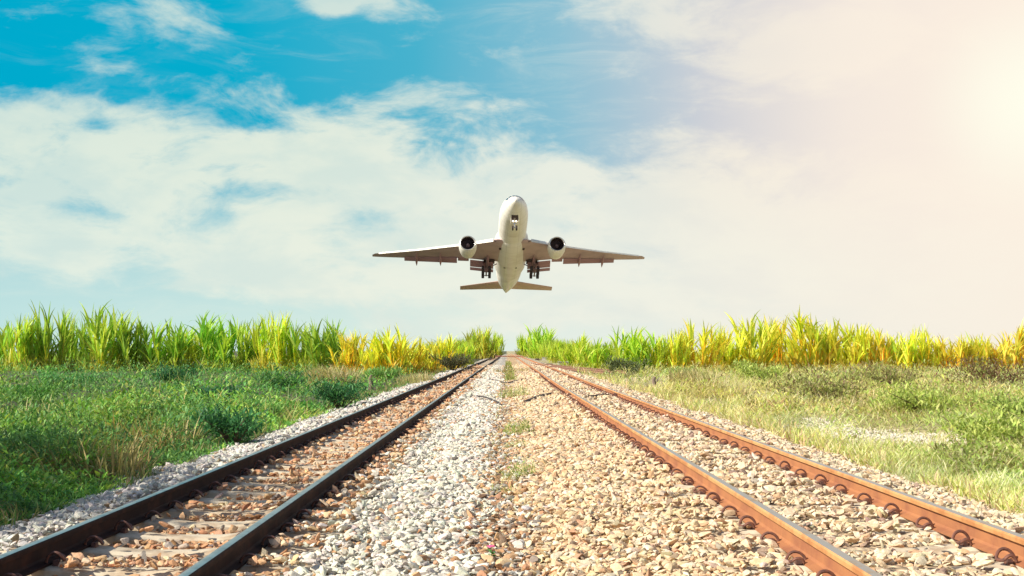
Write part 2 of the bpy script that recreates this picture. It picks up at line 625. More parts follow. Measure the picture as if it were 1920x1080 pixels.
def track(name, label, cx, ztop, bend, rail_m, top_m, side_m, clip_m, y0, y1, joint_y):
    t = empty(name, (cx, 6.0, ztop - RH))
    tag(t, label, 'railway track')
    bx = lambda y: bend(y)
    ysr = np.concatenate([np.arange(y0, 60, 1.0), np.arange(60, y1, 5.0)]) - 6.0
    for s in (-1, 1):
        r = rail_mb(lambda y: s * GA / 2 + bx(y + 6), lambda y: 0.0, ysr).build('rail', [rail_m, top_m, side_m], t, True, 28)
        # bolted joint bars as sub-parts
        for jy in joint_y:
            mb = MB()
            for sd_ in (-1, 1):
                mb.box((s * GA / 2 + bx(jy) + sd_ * .024, jy - 6, .062), (.024, .60, .072))
                for q in (-.22, -.08, .08, .22):
                    mb.tube([(s * GA / 2 + bx(jy) + sd_ * .035, jy - 6 + q, .062), (s * GA / 2 + bx(jy) + sd_ * .06, jy - 6 + q, .062)], .016, 6)
            mb.build('joint_bar', clip_m, r)
    ns = int((y1 - y0) / SP)
    sl0, cl0 = None, {}
    rest, restc = MB(), MB()
    for i in range(ns):
        y = y0 + .3 + i * SP
        if y > 150: break
        jx, jr = random.uniform(-.015, .015), random.uniform(-.006, .006)
        if i < 90:
            if sl0 is None:
                sl0 = sleeper_mb().build('sleeper', M['concrete'], t, True, 40)
                s_ = sl0
            else:
                s_ = sl0.copy()
                col.objects.link(s_)
                s_.parent = t
            s_.location = (bx(y) + jx, y - 6, -.002)
            s_.rotation_euler = (0, 0, jr)
            if i < 24:
                for s in (-1, 1):
                    for sd_ in (-1, 1):
                        if (s, sd_) not in cl0:
                            mb = MB()
                            clip_mb(mb, 0, 0, 0, sd_)
                            c_ = mb.build('rail_clip', clip_m, s_, True, 50)
                            cl0[(s, sd_)] = c_
                        else:
                            c_ = cl0[(s, sd_)].copy()
                            col.objects.link(c_)
                            c_.parent = s_
                        c_.location = (s * GA / 2 + random.uniform(-.004, .004) - jx, random.uniform(-.012, .012), 0.0)
                        c_.rotation_euler = (random.uniform(-.10, .10), 0, random.uniform(-.12, .12)) if i else (0, 0, 0)
                        c_.scale = (1, 1, random.uniform(.8, 1.12))
            else:
                for s in (-1, 1):
                    for sd_ in (-1, 1):
                        clip_mb(restc, s * GA / 2 + bx(y), y - 6 + random.uniform(-.012, .012), 0, sd_, 5, .011, False)
        else:
            rest.box((bx(y), y - 6, -.1), (2.0, .2, .196))
            if y < 75:
                for s in (-1, 1):
                    for sd_ in (-1, 1):
                        clip_mb(restc, s * GA / 2 + bx(y), y - 6, 0, sd_, 4, .012, False)
    tag(rest.build('sleeper', M['concrete'], t, False), kind='stuff')
    tag(restc.build('rail_clip', clip_m, t, False), kind='stuff')
    return t


bendL = lambda y: 0.0 + 0.10 * math.sin(max(0, y - 60) / 70.0) * min(1, max(0, y - 60) / 60)
bendR = lambda y: -0.05 * math.sin(min(math.pi, max(0, y - 9) / 14.0 * 1.0)) - 0.03 * (1 if y > 40 else max(0, (y - 20) / 20))
track('railway_track', 'left railway track with dark brown rails, shiny rail heads and bare concrete sleepers', L_C, L_TOP, bendL,
      M['rail_dark'], M['rail_top'], M['rail_dark'], M['clip_dark'], 4.0, 420, (26.6,))
track('railway_track', 'right railway track with orange rusty rails and sleepers buried in cream ballast', R_C, R_TOP, bendR,
      M['rail_rust'], M['rail_top_dull'], M['rail_side'], M['clip'], 4.0, 420, (28.0,))

# branch siding joining the right track from behind the grass
br = empty('siding_track', (3.6, 62, R_TOP - RH - .02))
tag(br, 'short rusty siding track curving out of the right track towards the cane', 'railway track')
for off, nm in ((0, 'rail'), (1.065, 'rail')):
    def xf(yy, off=off):
        u = max(0.0, (96 - (yy + 62))) / 44.0
        return (2.62 - 3.6) + 3.2 * u ** 1.6 + off * (0.62 + .38 * min(1, u * 1.6)) - 0.62 * (1.065 if off == 0 else 1.065) * (1 if off == 0 else 1)
    rail_mb(xf, lambda y: 0.012, np.arange(57, 97, 1.5) - 62).build('rail', [M['siding'], M['siding'], M['siding']], br, True, 28)
for i in range(34):
    yy = 57.5 + i * 1.15
    u = max(0.0, (96 - yy)) / 44.0
    mb = MB()
    mb.box((0, 0, 0), (2.0, .26, .14))
    s_ = mb.build('sleeper', M['wood'], br, False)
    s_.location = ((2.62 - 3.6) + 3.2 * u ** 1.6 - .1, yy - 62, -.066)
    if i: s_.data = br.children[2].data

# ------------------------------------------------------------------ ballast stones
def stone_protos(level, count):
    import bmesh
    res = []
    for k in range(count):
        bm = bmesh.new()
        bmesh.ops.create_icosphere(bm, subdivisions=level, radius=1.0)
        V = np.array([v.co[:] for v in bm.verts])
        Fc = np.array([[v.index for v in f.verts] for f in bm.faces])
        bm.free()
        rr = np.random.default_rng(100 + k)
        if level > 1:
            for _ in range(11):
                nrm = rr.normal(size=3); nrm /= np.linalg.norm(nrm)
                dd = rr.uniform(.35, .72)
                over = V @ nrm - dd
                V = V - np.clip(over, 0, None)[:, None] * nrm
        else:
            V = V * rr.uniform(.65, 1.15, (len(V), 1))
        V *= np.array([1.3, .92, .50]) * rr.uniform(.8, 1.2, 3)
        res.append(V)
    return np.array(res), Fc


PR2, F2 = stone_protos(2, 24)
PR1, F1 = stone_protos(1, 24)


def rotmats(n, tilt=0.42):
    a = rng.uniform(0, 2 * np.pi, n)
    b = rng.normal(0, tilt, n)
    c = rng.normal(0, tilt, n)
    ca, sa, cb, sb, cc, s_ = np.cos(a), np.sin(a), np.cos(b), np.sin(b), np.cos(c), np.sin(c)
    Z = np.zeros(n); O = np.ones(n)
    Rz = np.stack([ca, -sa, Z, sa, ca, Z, Z, Z, O], -1).reshape(n, 3, 3)
    Rx = np.stack([O, Z, Z, Z, cb, -sb, Z, sb, cb], -1).reshape(n, 3, 3)
    Ry = np.stack([cc, Z, s_, Z, O, Z, -s_, Z, cc], -1).reshape(n, 3, 3)
    return Rx @ Ry @ Rz


def make_stones(x, y, z, size, colr, PR, Fc):
    n = len(x)
    P = PR[rng.integers(0, len(PR), n)] * size[:, None, None]
    Vv = np.einsum('nij,nkj->nki', rotmats(n), P) + np.stack([x, y, z], -1)[:, None, :]
    k = PR.shape[1]
    Q = (Fc[None] + (np.arange(n) * k)[:, None, None]).reshape(-1, 3)
    C = np.repeat(colr, k, 0)
    return Vv.reshape(-1, 3), Q, C


bands = [(4.6, 9.5, .035, .0255, 2), (9.5, 16, .038, .025, 1), (16, 26, .055, .031, 1), (26, 46, .076, .038, 1), (46, 95, .125, .052, 1)]
zones = [  # name, x0, x1, palette [(weight, colour)], label
    ('ballast_shoulder_stones', -3.75, -2.72, [(.9, (.66, .64, .60)), (.06, (.50, .36, .24)), (.04, (.32, .30, .28))]),
    ('rusty_ballast_stones', -2.72, -1.28, [(.45, (.68, .42, .24)), (.22, (.54, .28, .15)), (.20, (.74, .58, .40)), (.13, (.44, .38, .33))]),
    ('white_ballast_stones', -1.28, 0.05, [(.88, (.74, .71, .62)), (.06, (.62, .36, .19)), (.06, (.34, .32, .29))]),
    ('tan_ballast_stones', 0.05, 1.62, [(.58, (.76, .58, .37)), (.24, (.76, .65, .49)), (.12, (.58, .36, .21)), (.06, (.34, .25, .18))]),
    ('cream_ballast_stones', 1.62, 4.0, [(.56, (.74, .60, .42)), (.22, (.76, .67, .52)), (.14, (.62, .42, .25)), (.08, (.34, .24, .19))]),  # tan and cream palettes hold the warm glow as part of their tint
]


def in_track(x, y, cx):
    """True where a sleeper top lies"""
    return (np.abs(x - cx) < 0.98) & (np.abs(((y - 4.3 + SP / 2) % SP) - SP / 2) < 0.135)


for zi, (nm, x0, x1, pal) in enumerate(zones):
    VV, QQ, CC = [], [], []
    parts2 = []
    off = 0
    for (ya, yb, spc, rad, lev) in bands:
        pad = .25
        nx = int((x1 - x0 + 2 * pad) / spc)
        ny = int((yb - ya) / spc)
        gx, gy = np.meshgrid(np.arange(nx) * spc + x0 - pad, np.arange(ny) * spc + ya)
        x = gx.ravel() + rng.uniform(-.5, .5, gx.size) * spc
        y = gy.ravel() + rng.uniform(-.5, .5, gx.size) * spc
        # ragged border shared by neighbouring zones
        wv = lambda q, yy: q + (fbm(yy * 1.0, yy * 0 + q * 7, 0.9, 11) - .5) * .45 * (1 if abs(q) < .3 else .35) + (0.0)
        jit = rng.normal(0, .07, x.size) * (1.3 if zi in (2, 3) else .6)
        keep = (x + jit > wv(x0, y)) & (x + jit <= wv(x1, y))
        keep &= np.abs(x) < .47 * y + 1.2
        # not inside the rails
        for cx, bd in ((L_C, 0), (R_C, 0)):
            for s in (-1, 1):
                dxr = np.abs(x - (cx + s * GA / 2))
                keep &= ~(dxr < .075 + rad * .8)
        slL, slR = in_track(x, y, L_C), in_track(x, y, R_C)
        rn = rng.random(x.size)
        cover = fbm(x, y, 2.2, 5)
        keep &= ~(slL & (rn < np.where(cover > .57, .4, .93)) & (np.abs(x - L_C) < .62))
        keep &= ~(slL & (rn < .25) & (np.abs(x - L_C) >= .62))
        keep &= ~(slR & (rn < np.where(cover > .54, .2, .85)) & (np.abs(x - R_C) < .8))
        x, y, slL, slR = x[keep], y[keep], slL[keep], slR[keep]
        n = len(x)
        size = rad * np.clip(rng.lognormal(0, .34, n), .45, 1.9)
        z = gz(x, y) + rng.uniform(-.012, .022, n) + size * .15
        z = np.where(slL, L_TOP - RH + size * .5, z) + np.where((np.abs(x - L_C) > .62) & (np.abs(x - L_C) < 1.1), .018, 0)
        z = np.where(slR, R_TOP - RH + size * .45, z)
        pw = np.array([p[0] for p in pal]); pw = pw / pw.sum()
        # transition of colour near the middle line
        idx = rng.choice(len(pal), n, p=pw)
        c = np.array([p[1] for p in pal])[idx]
        if zi == 2:
            t = np.clip((x + .42) / .5, 0, 1) * .55 + (x < -1.1) * .5
            swap = rng.random(n) < t
            c[swap] = np.array([(.56, .34, .19), (.72, .52, .32), (.50, .28, .15)])[rng.integers(0, 3, swap.sum())]
        if zi in (2, 3):
            mid = rng.random(n) < np.clip(1 - np.abs(x + .02) / .30, 0, 1) * .5
            c[mid] = np.array([(.30, .20, .13), (.46, .26, .14), (.24, .20, .17)])[rng.integers(0, 3, mid.sum())]
        if zi == 3:
            t = np.clip(.35 - x, 0, 1) * 1.2
            swap = rng.random(n) < t
            c[swap] = np.array([(.66, .64, .60), (.56, .34, .19)])[rng.integers(0, 2, swap.sum())]
        c = c * rng.uniform(.78, 1.12, (n, 1)) * rng.normal(1, .035, (n, 3))
        V_, Q_, C_ = make_stones(x, y, z, size, np.clip(c, .02, .9), *((PR2, F2) if lev == 2 else (PR1, F1)))
        VV.append(V_); QQ.append(Q_ + off); CC.append(C_)
        off += len(V_)
    o = np_mesh(nm, np.concatenate(VV), np.concatenate(QQ), M['stone'], colors=np.concatenate(CC))
    tag(o, kind='stuff')

# ------------------------------------------------------------------ blades and leaves
def ribbons(B, az_, lean, bend, length, width, S=4, prof_=None, twist=None):
    """B (n,3) base points; blade rises with lean (radians from vertical) towards az_, bending over by bend radians"""
    n = len(B)
    pts = np.zeros((n, S + 1, 3))
    p = B.copy()
    pts[:, 0] = p
    d = np.stack([np.sin(az_), np.cos(az_)], -1)
    tw = az_ + np.pi / 2 if twist is None else twist
    side = np.stack([np.sin(tw), np.cos(tw), np.zeros(n)], -1)
    tans = []
    for i in range(S):
        a = lean + bend * ((i + .5) / S) ** 1.6
        step = (length / S)[:, None] * np.concatenate([d * np.sin(a)[:, None], np.cos(a)[:, None]], 1)
        p = p + step
        pts[:, i + 1] = p
    ts = np.arange(S + 1) / S
    wp = prof_(ts) if prof_ is not None else np.clip(np.sin(np.pi * (ts * .92 + .08)), 0, 1) ** .6
    W = width[:, None] * wp[None] * .5
    L_ = pts - side[:, None] * W[..., None]
    R_ = pts + side[:, None] * W[..., None]
    V = np.stack([L_, R_], 2).reshape(-1, 3)
    base = (np.arange(n) * (S + 1) * 2)[:, None] + (np.arange(S) * 2)[None]
    Q = np.stack([base, base + 1, base + 3, base + 2], -1).reshape(-1, 4)
    return V, Q


def pick(cols, n, p=None):
    c = np.array(cols)[rng.choice(len(cols), n, p=p)]
    return c * rng.uniform(.75, 1.2, (n, 1)) * rng.normal(1, .04, (n, 3))


# height of low vegetation above the soil
def veg_h(x, y):
    edge = np.clip((np.abs(x) - np.where(x < 0, 3.45, 3.7)) / .9, 0, 1)
    m = fbm(x, y, .55, 21, 3)
    m2 = fbm(x, y, 1.9, 31, 2)
    return edge * (0.05 + np.where(x < 0, 1.6, 1.4) * np.clip(m - .36, 0, 1) * (.4 + 1.1 * m2))


def wedge(n, side, za, zb, xin, spread=.50):
    """points spread evenly as seen, from the ballast edge outwards"""
    dy = rng.uniform(1 / zb, 1 / za, n)
    y = 1 / dy
    xo = spread * y + 2.0
    x = xin + rng.random(n) * np.clip(xo - xin, 0, None)
    ok = xo > xin + .1
    return side * x[ok], y[ok]


def veg_layer(name, n, side, za, zb, xin, cols, p, wleaf, S, hfac, leanr, patch=None, mat='leaf', sizef=1.0, lab=None, edge_bias=True):
    x, y = wedge(n, side, za, zb, xin)
    if patch is not None:
        k = patch(x, y)
        x, y = x[k], y[k]
    n = len(x)
    H = veg_h(x, y)
    zb_ = gz(x, y) + H * rng.random(n) ** .45 * hfac[0]
    ln = (hfac[1] + hfac[2] * rng.random(n)) * np.sqrt(y / 12) * sizef
    B = np.stack([x, y, zb_], -1)
    az_ = rng.uniform(0, 2 * np.pi, n)
    lean = rng.uniform(*leanr, n)
    V, Q = ribbons(B, az_, lean, rng.uniform(.1, 1.1, n), ln, ln * wleaf * rng.uniform(.7, 1.3, n), S, twist=rng.uniform(0, 2 * np.pi, n))
    c = pick(cols, n, p)
    c *= (.55 + .95 * fbm(x, y, .7, 44, 3))[:, None]
    hue = (fbm(x, y, .28, 48, 2) - .5)[:, None]
    c = c * (1 + hue * (np.array([1.3, .35, .5]) if side < 0 else np.array([.7, .2, -.2])))
    return V, Q, np.repeat(np.clip(c, .005, .9), (S + 1) * 2, 0)


def merge(name, layers, mat, kind='stuff', parent=None):
    VV, QQ, CC, off = [], [], [], 0
    for V, Q, C in layers:
        VV.append(V); QQ.append(Q + off); CC.append(C); off += len(V)
    o = np_mesh(name, np.concatenate(VV), np.concatenate(QQ), mat, colors=np.concatenate(CC), parent=parent)
    if kind: tag(o, kind=kind)
    return o


GREENS = [(.16, .40, .07), (.24, .48, .08), (.34, .54, .10), (.12, .30, .07), (.46, .56, .17)]
gap = lambda x, y: (fbm(x, y, 1.1, 57, 3) + .07 * rng.normal(size=len(x))) > .42
sp1 = lambda x, y: fbm(x, y, .42, 83, 3) + .035 * rng.normal(size=len(x))
merge('creeping_ground_cover', [
    veg_layer('a', 200000, -1, 7.0, 82, 3.5, GREENS, [.28, .3, .22, .10, .10], .40, 2, (1.0, .04, .06), (.3, 1.5), patch=lambda x, y: gap(x, y) & (sp1(x, y) < .52)),
    veg_layer('dark', 200000, -1, 7.0, 82, 3.5, [(.09, .25, .07), (.13, .32, .09), (.08, .19, .06), (.19, .38, .09)], None, .32, 2, (1.15, .035, .05), (.2, 1.5),
              patch=lambda x, y: gap(x, y) & (sp1(x, y) > .51)),
    veg_layer('fronds', 30000, -1, 7.0, 82, 3.5, [(.16, .42, .08), (.26, .50, .10), (.10, .32, .08)], None, .11, 3, (1.0, .06, .09), (.5, 1.5),
              patch=lambda x, y: fbm(x, y, .6, 91, 3) > .50),
    veg_layer('b', 22000, -1, 7.0, 60, 3.6, [(.36, .42, .12), (.55, .52, .26), (.20, .38, .08)], None, .03, 4, (.6, .16, .20), (.1, 1.1),
              patch=lambda x, y: fbm(x, y, .35, 52, 2) > .55),
], M['leaf'])
STRAW = [(.78, .74, .34), (.62, .66, .20), (.86, .76, .48), (.44, .52, .14), (.66, .48, .30)]
BX, BY, BRX, BRY = 5.65, 18.0, 1.25, 3.4          # a bare gravelly spot on the right bank
bare = lambda x, y: (((x - BX) / BRX) ** 2 + ((y - BY) / BRY) ** 2 > 1.0) | (rng.random(len(x)) < .12)
merge('dry_grass', [
    veg_layer('a', 210000, 1, 8.0, 82, 3.75, STRAW, [.28, .28, .22, .14, .08], .045, 3, (.75, .07, .12), (.3, 1.4), patch=lambda x, y: bare(x, y) & (fbm(x, y, .9, 66, 3) + .12 * rng.normal(size=len(x)) > .33)),
    veg_layer('b', 150000, 1, 8.0, 82, 4.4, [(.34, .46, .10), (.46, .54, .14), (.30, .24, .12), (.58, .58, .26)], None, .3, 2, (1.0, .04, .06), (.3, 1.5),
              patch=lambda x, y: ((fbm(x, y, .45, 62, 3) + .05 * rng.normal(size=len(x))) > .49 - .10 * np.clip((x / y - .20) / .15, 0, 1)) & bare(x, y)),
], M['grass'])


x = rng.uniform(BX - BRX * 1.1, BX + BRX * 1.1, 9000)
y = rng.uniform(BY - BRY * 1.1, BY + BRY * 1.1, 9000)
k = ((x - BX) / BRX) ** 2 + ((y - BY) / BRY) ** 2 < rng.uniform(.7, 1.3, len(x))
x, y = x[k], y[k]
V_, Q_, C_ = make_stones(x, y, gz(x, y) + .0, rng.uniform(.018, .04, len(x)), np.clip(np.array([(.78, .72, .62)]) * rng.uniform(.8, 1.1, (len(x), 1)), 0, .9), PR1, F1)
tag(np_mesh('pale_gravel_patch', V_, Q_, M['stone'], colors=C_), kind='stuff')


def at(px, py, h=0.0):
    """ground point seen at photo pixel"""
    z = F * (CAMH - h) / (py - HOR)
    return (px - VPX) / F * z, z


# sparse stray grass along the ballast edges
def strip(n, xa, xb, ya, yb, cols, hl, wd):
    y = 1 / rng.uniform(1 / yb, 1 / ya, n)
    x = rng.uniform(xa, xb, n)
    k = fbm(x, y, 1.3, 71, 2) > .47
    x, y = x[k], y[k]
    n = len(x)
    ln = rng.uniform(*hl, n) * np.sqrt(y / 12)
    V, Q = ribbons(np.stack([x, y, gz(x, y)], -1), rng.uniform(0, 6.28, n), rng.uniform(0, .9, n), rng.uniform(.2, 1.2, n), ln, ln * wd, 3, twist=rng.uniform(0, 6.28, n))
    return V, Q, np.repeat(np.clip(pick(cols, n), .01, .9), 8, 0)


merge('verge_grass', [
    strip(7000, -4.1, -3.45, 7, 80, [(.10, .22, .05), (.25, .30, .10), (.30, .24, .12)], (.08, .2), .07),
    strip(9000, 3.6, 4.3, 8, 80, STRAW, (.08, .22), .07),
    strip(1100, -.22, .22, 9, 60, [(.46, .50, .18), (.36, .44, .12), (.52, .42, .24)], (.04, .11), .05),
    strip(1500, -.05, .35, 45, 120, [(.36, .34, .12), (.22, .30, .08)], (.06, .14), .12),
], M['grass'])


# ------------------------------------------------------------------ weeds in the six-foot
def tuft(name, x, y, n, rad, h, cols, label, cat, wd=.06, mat='grass', lean=(0, 1.0), group=None, leafy=0):
    th, rr = rng.uniform(0, 2 * np.pi, n), rad * np.sqrt(rng.random(n))
    bx_, by_ = rr * np.cos(th), rr * np.sin(th)
    z0 = float(gz(x, y))
    B = np.stack([bx_, by_, gz(x + bx_, y + by_) - z0 - .01], -1)
    ln = h * rng.uniform(.5, 1.15, n)
    lay = []
    V, Q = ribbons(B, th + rng.normal(0, .6, n), rng.uniform(*lean, n) * (.3 + .7 * rr / rad), rng.uniform(.2, 1.0, n), ln, ln * wd, 4, twist=rng.uniform(0, 6.28, n))
    lay.append((V, Q, np.repeat(np.clip(pick(cols, n), .01, .9), 10, 0)))
    if leafy:
        m_ = leafy
        t2, r2 = rng.uniform(0, 2 * np.pi, m_), rad * np.sqrt(rng.random(m_))
        hz = h * (1 - (r2 / rad) ** 2 * .8) * rng.random(m_) ** .5 * .9
        B2 = np.stack([r2 * np.cos(t2), r2 * np.sin(t2), hz], -1)
        l2 = rng.uniform(.5, 1.2, m_) * h * .20
        V, Q = ribbons(B2, rng.uniform(0, 6.28, m_), rng.uniform(.3, 1.6, m_), rng.uniform(0, 1, m_), l2, l2 * .4, 2, twist=rng.uniform(0, 6.28, m_))
        lay.append((V, Q, np.repeat(np.clip(pick(cols, m_), .01, .9), 6, 0)))
    o = merge(name, lay, M[mat], kind=None)
    o.location = (x, y, z0)
    tag(o, label, cat, group)
    return o


WEED = [(.36, .46, .14), (.46, .54, .18), (.58, .56, .28), (.26, .38, .12)]
weeds = [(962, 745, 120, .40, .38, 'farthest weed patch in the middle strip, grey-green and level with the rail joints', 120),
         (972, 815, 110, .22, .27, 'bright green weed tuft halfway along the middle strip of ballast', 160),
         (968, 838, 50, .16, .14, 'low weed sprig just in front of the bright green middle tuft', 90),
         (975, 892, 90, .16, .20, 'fine green weed tuft in the middle strip, second nearest to the viewer', 120),
         (948, 915, 40, .12, .11, 'dark green weed at the grey edge of the middle strip', 70)]
for px, py, n, r_, h_, lb, lf in weeds:
    X, Y = at(px, py, .02)
    tuft('weed_tuft', X, Y, n, r_, h_, WEED, lb, 'weed', .028, group='weeds growing in the middle strip', leafy=lf)
X, Y = at(958, 700, 0)
tuft('dry_weed_patch', X, Y, 500, 1.0, .3, [(.42, .34, .16), (.30, .30, .12), (.5, .36, .2)], 'straw-brown patch of dead weeds between the tracks far off', 'weed', .05)

# pink flower and seedling
X, Y = at(921, 1040, .02)
fl = empty('pink_flower', (X, Y, float(gz(X, Y)) + .02))
tag(fl, 'small pink flower with green leaves in the grey stones near the bottom edge', 'flower')
mb = MB()
mb.tube([(0, 0, -.02), (.004, .003, .03), (0, 0, .065)], .002, 5)
mb.build('stem', pmat('flower_stem', (.10, .22, .05), .6), fl)
mb = MB()
for k in range(6):
    a = k * math.pi / 3 + .2
    c_, s_ = math.cos(a), math.sin(a)
    pts = []
    for (r_, w_, z_) in ((.002, .003, .065), (.012, .011, .072), (.022, .010, .070), (.028, .002, .064)):
        pts.append([(r_ * c_ - w_ * s_, r_ * s_ + w_ * c_, z_), (r_ * c_ + w_ * s_, r_ * s_ - w_ * c_, z_)])
    for i in range(3):
        mb.add([pts[i][0], pts[i][1], pts[i + 1][1], pts[i + 1][0]], [(0, 1, 2, 3)])
mb.build('petals', pmat('pink_petal', (.80, .10, .30), .5), fl)
mb = MB()
for k in range(7):
    a = k * .9
    c_, s_ = math.cos(a), math.sin(a)
    q = .035 + .012 * (k % 3)
    z_ = .008 + .01 * (k % 4)
    mb.add([(0, 0, z_), (q * .5 * c_ - .012 * s_, q * .5 * s_ + .012 * c_, z_ + .012), (q * c_, q * s_, z_ + .006), (q * .5 * c_ + .012 * s_, q * .5 * s_ - .012 * c_, z_ + .012)], [(0, 1, 2, 3)])
mb.build('leaf', pmat('flower_leaf', (.10, .30, .05), .5), fl)

# cables lying across the ballast
def cable(name, pix, h, r_, label, mat='cable'):
    pts = []
    for px, py in pix:
        X, Y = at(px, py, h)
        pts.append(Vector((X, Y, float(gz(X, Y)) + .045)))
    o0 = pts[0].copy()
    mb = MB()
    mb.tube([p - o0 for p in smooth_pts(pts, 2)], r_, 6)
    o = mb.build(name, M[mat], None)
    o.location = o0
    tag(o, label, 'cable', 'cables lying across the ballast')


cable('bonding_cable', [(1066, 741), (1050, 742), (1030, 744), (1008, 747), (996, 752), (985, 754)], .06, .035, 'dark cable running from the right track joint across the tan ballast')
cable('bonding_cable', [(1146, 741), (1130, 743), (1112, 745), (1096, 745)], .12, .03, 'dark cable between the two rusty rails at the rail joint')
cable('bonding_cable', [(768, 754), (785, 756), (800, 755), (815, 753)], .02, .035, 'dark cable between the two dark rails of the left track')
cable('bonding_cable', [(858, 748), (880, 744), (905, 746), (925, 753), (938, 758)], .02, .025, 'thin dark cable on the white ballast right of the left track')
cable('bonding_cable', [(918, 713), (935, 716), (948, 720), (966, 717), (990, 713)], .02, .035, 'farthest dark cable, spanning the middle strip between the tracks')

# low crossing bar far down the track and point machinery
X, Y = at(965, 669.5, .1)
mb = MB()
mb.tube([(-4.2, 0, .10), (-1.5, .2, .12), (1.5, 0, .10), (4.6, -.3, .13)], .09, 6)
o = mb.build('crossing_pipe', pmat('rust_brown_pipe', (.34, .13, .08), .7), None)
o.location = (0.3, Y, .12)
tag(o, 'red-brown pipe lying across both tracks near the horizon', 'pipe')
for k, (px, py, lb) in enumerate([(1056, 686, 'nearer cluster of grey point boxes beside the siding'), (1022, 674, 'farther cluster of grey point boxes beside the right track')]):
    X, Y = at(px, py, .0)
    t = empty('point_machine', (X, Y, float(gz(X, Y))))
    tag(t, lb, 'point machine', 'point machines beside the right track')
    mb = MB(); mb.box((0, 0, .22), (.9, .6, .4), taper=.9); mb.box((0, 0, .45), (.95, .64, .05)); mb.build('housing', pmat('grey_housing', (.45, .43, .40), .6), t, False)
    mb = MB(); mb.box((-1.1, 0, .16), (.6, .4, .28), taper=.8); mb.box((1.2, .1, .14), (.5, .4, .26), taper=.8); mb.build('motor', M['wood'], t, False)
    mb = MB(); mb.tube([(-1.9, 0, .12), (1.7, 0, .12)], .05, 6); mb.build('rod', M['clip'], t)

# weathered stumps at the cane edge
for px, py, lb in ((696, 728, 'dark weathered stump in the grass beside the left track'), (1226, 728, 'dark weathered stump in the grass beside the right track')):
    X, Y = at(px, py, -.05)
    mb = MB()
    mb.tube([(0, 0, -.1), (.02, 0, .2), (-.02, .02, .42), (.03, 0, .56)], [.11, .09, .08, .05], 9)
    mb.tube([(0, 0, .25), (.12, 0, .36), (.17, .02, .5)], [.05, .035, .02], 6)
    o = mb.build('tree_stump', pmat('grey_stump', (.20, .15, .12), .95, 0, (30, .8, .01)))
    o.scale = (.8, .8, .8)
    o.location = (X, Y, float(gz(X, Y)))
    tag(o, lb, 'stump', 'stumps at the cane edge')

# ------------------------------------------------------------------ shrubs and pale tufts on the banks
def shrub(x, y, rad, h, cols, label, n=1600, leafl=.12, wl=.3, stick=(.14, .09, .06), group=None, cat='shrub', name='shrub'):
    t = empty(name, (x, y, float(gz(x, y))))
    tag(t, label, cat, group)
    mb = MB()
    tips = []
    for k in range(14):
        a = random.uniform(0, 6.28)
        rr = rad * random.uniform(.35, .95)
        top = Vector((rr * math.cos(a), rr * math.sin(a), h * random.uniform(.45, .95)))
        mid = top * .5 + Vector((0, 0, h * .12))
        mb.tube([(0, 0, -.05), mid, top], [.018 * h + .006, .010, .004], 5)
        tips += [mid, top, (mid + top) / 2]
    mb.build('stem', pmat('shrub_stem', stick, .9), t)
    T = np.array([tuple(v) for v in tips])
    b = T[rng.integers(0, len(T), n)] + rng.normal(0, 1, (n, 3)) * np.array([rad * .17, rad * .17, h * .13])
    b[:, 2] = np.abs(b[:, 2])
    ln = leafl * rng.uniform(.6, 1.3, n)
    V, Q = ribbons(b, rng.uniform(0, 6.28, n), rng.uniform(.2, 1.7, n), rng.uniform(0, 1, n), ln, ln * wl, 2, twist=rng.uniform(0, 6.28, n))
    merge('foliage', [(V, Q, np.repeat(np.clip(pick(cols, n), .01, .9), 6, 0))], M['leaf'], kind=None, parent=t)
    return t


DK = [(.05, .20, .07), (.08, .26, .08), (.04, .13, .06)]
OL = [(.28, .32, .10), (.40, .44, .14), (.24, .17, .10)]
YG = [(.42, .54, .12), (.52, .58, .18), (.32, .42, .10)]
G1, G2 = 'shrubs on the left bank', 'shrubs on the right bank'
for px, py, r_, h_, cols, lb, g in [
    (640, 768, .8, .5, DK, 'dark green shrub with feathery leaves at the ballast edge of the left bank', G1),
    (440, 838, .55, .42, DK, 'ferny dark green shrub overhanging the white ballast, nearest of the left bank', G1),
    (540, 735, 1.0, .6, [(.06, .2, .06), (.10, .26, .07)], 'rounded mid green shrub left of the feathery dark one', G1),
    (250, 800, .9, .45, [(.10, .25, .05), (.2, .32, .08)], 'spreading bright green shrub in the middle of the left bank', G1),
    (330, 730, 1.0, .55, DK, 'dark green shrub high on the left bank in front of the cane', G1),
    (60, 770, 1.0, .45, [(.08, .25, .05), (.14, .32, .06)], 'bushy green shrub at the left photo edge', G1),
    (850, 700, 1.2, .8, [(.14, .13, .07), (.10, .12, .06)], 'brownish scrub at the foot of the yellow cane left of the tracks', G1),
    (1530, 765, 1.3, .6, OL, 'large olive-brown shrub with bare twigs on the right bank', G2),
    (1660, 740, 1.4, .7, OL, 'brown-green shrub behind the large olive one on the right bank', G2),
    (1740, 790, 1.0, .5, YG, 'yellow-green shrub beside the pale gravel patch on the right bank', G2),
    (1860, 740, 1.5, .8, [(.20, .10, .06), (.28, .32, .09), (.16, .10, .06)], 'reddish-brown shrub at the right photo edge in front of the cane', G2),
    (1840, 850, .7, .45, YG, 'yellow-green shrub low on the right bank, nearest to the viewer', G2),
    (1420, 725, 1.1, .6, YG, 'pale green shrub next to the straw grass on the right bank', G2),
    (1175, 706, 1.1, .7, [(.10, .13, .06), (.16, .20, .07)], 'dark scrub at the end of the siding track', G2),
]:
    X, Y = at(px, py, -.08)
    shrub(X, Y, r_, h_ * (1.3 if g == G2 else 1.15), cols, lb, n=2800 if g == G2 else 1800, group=g, leafl=.06 + .0018 * Y)
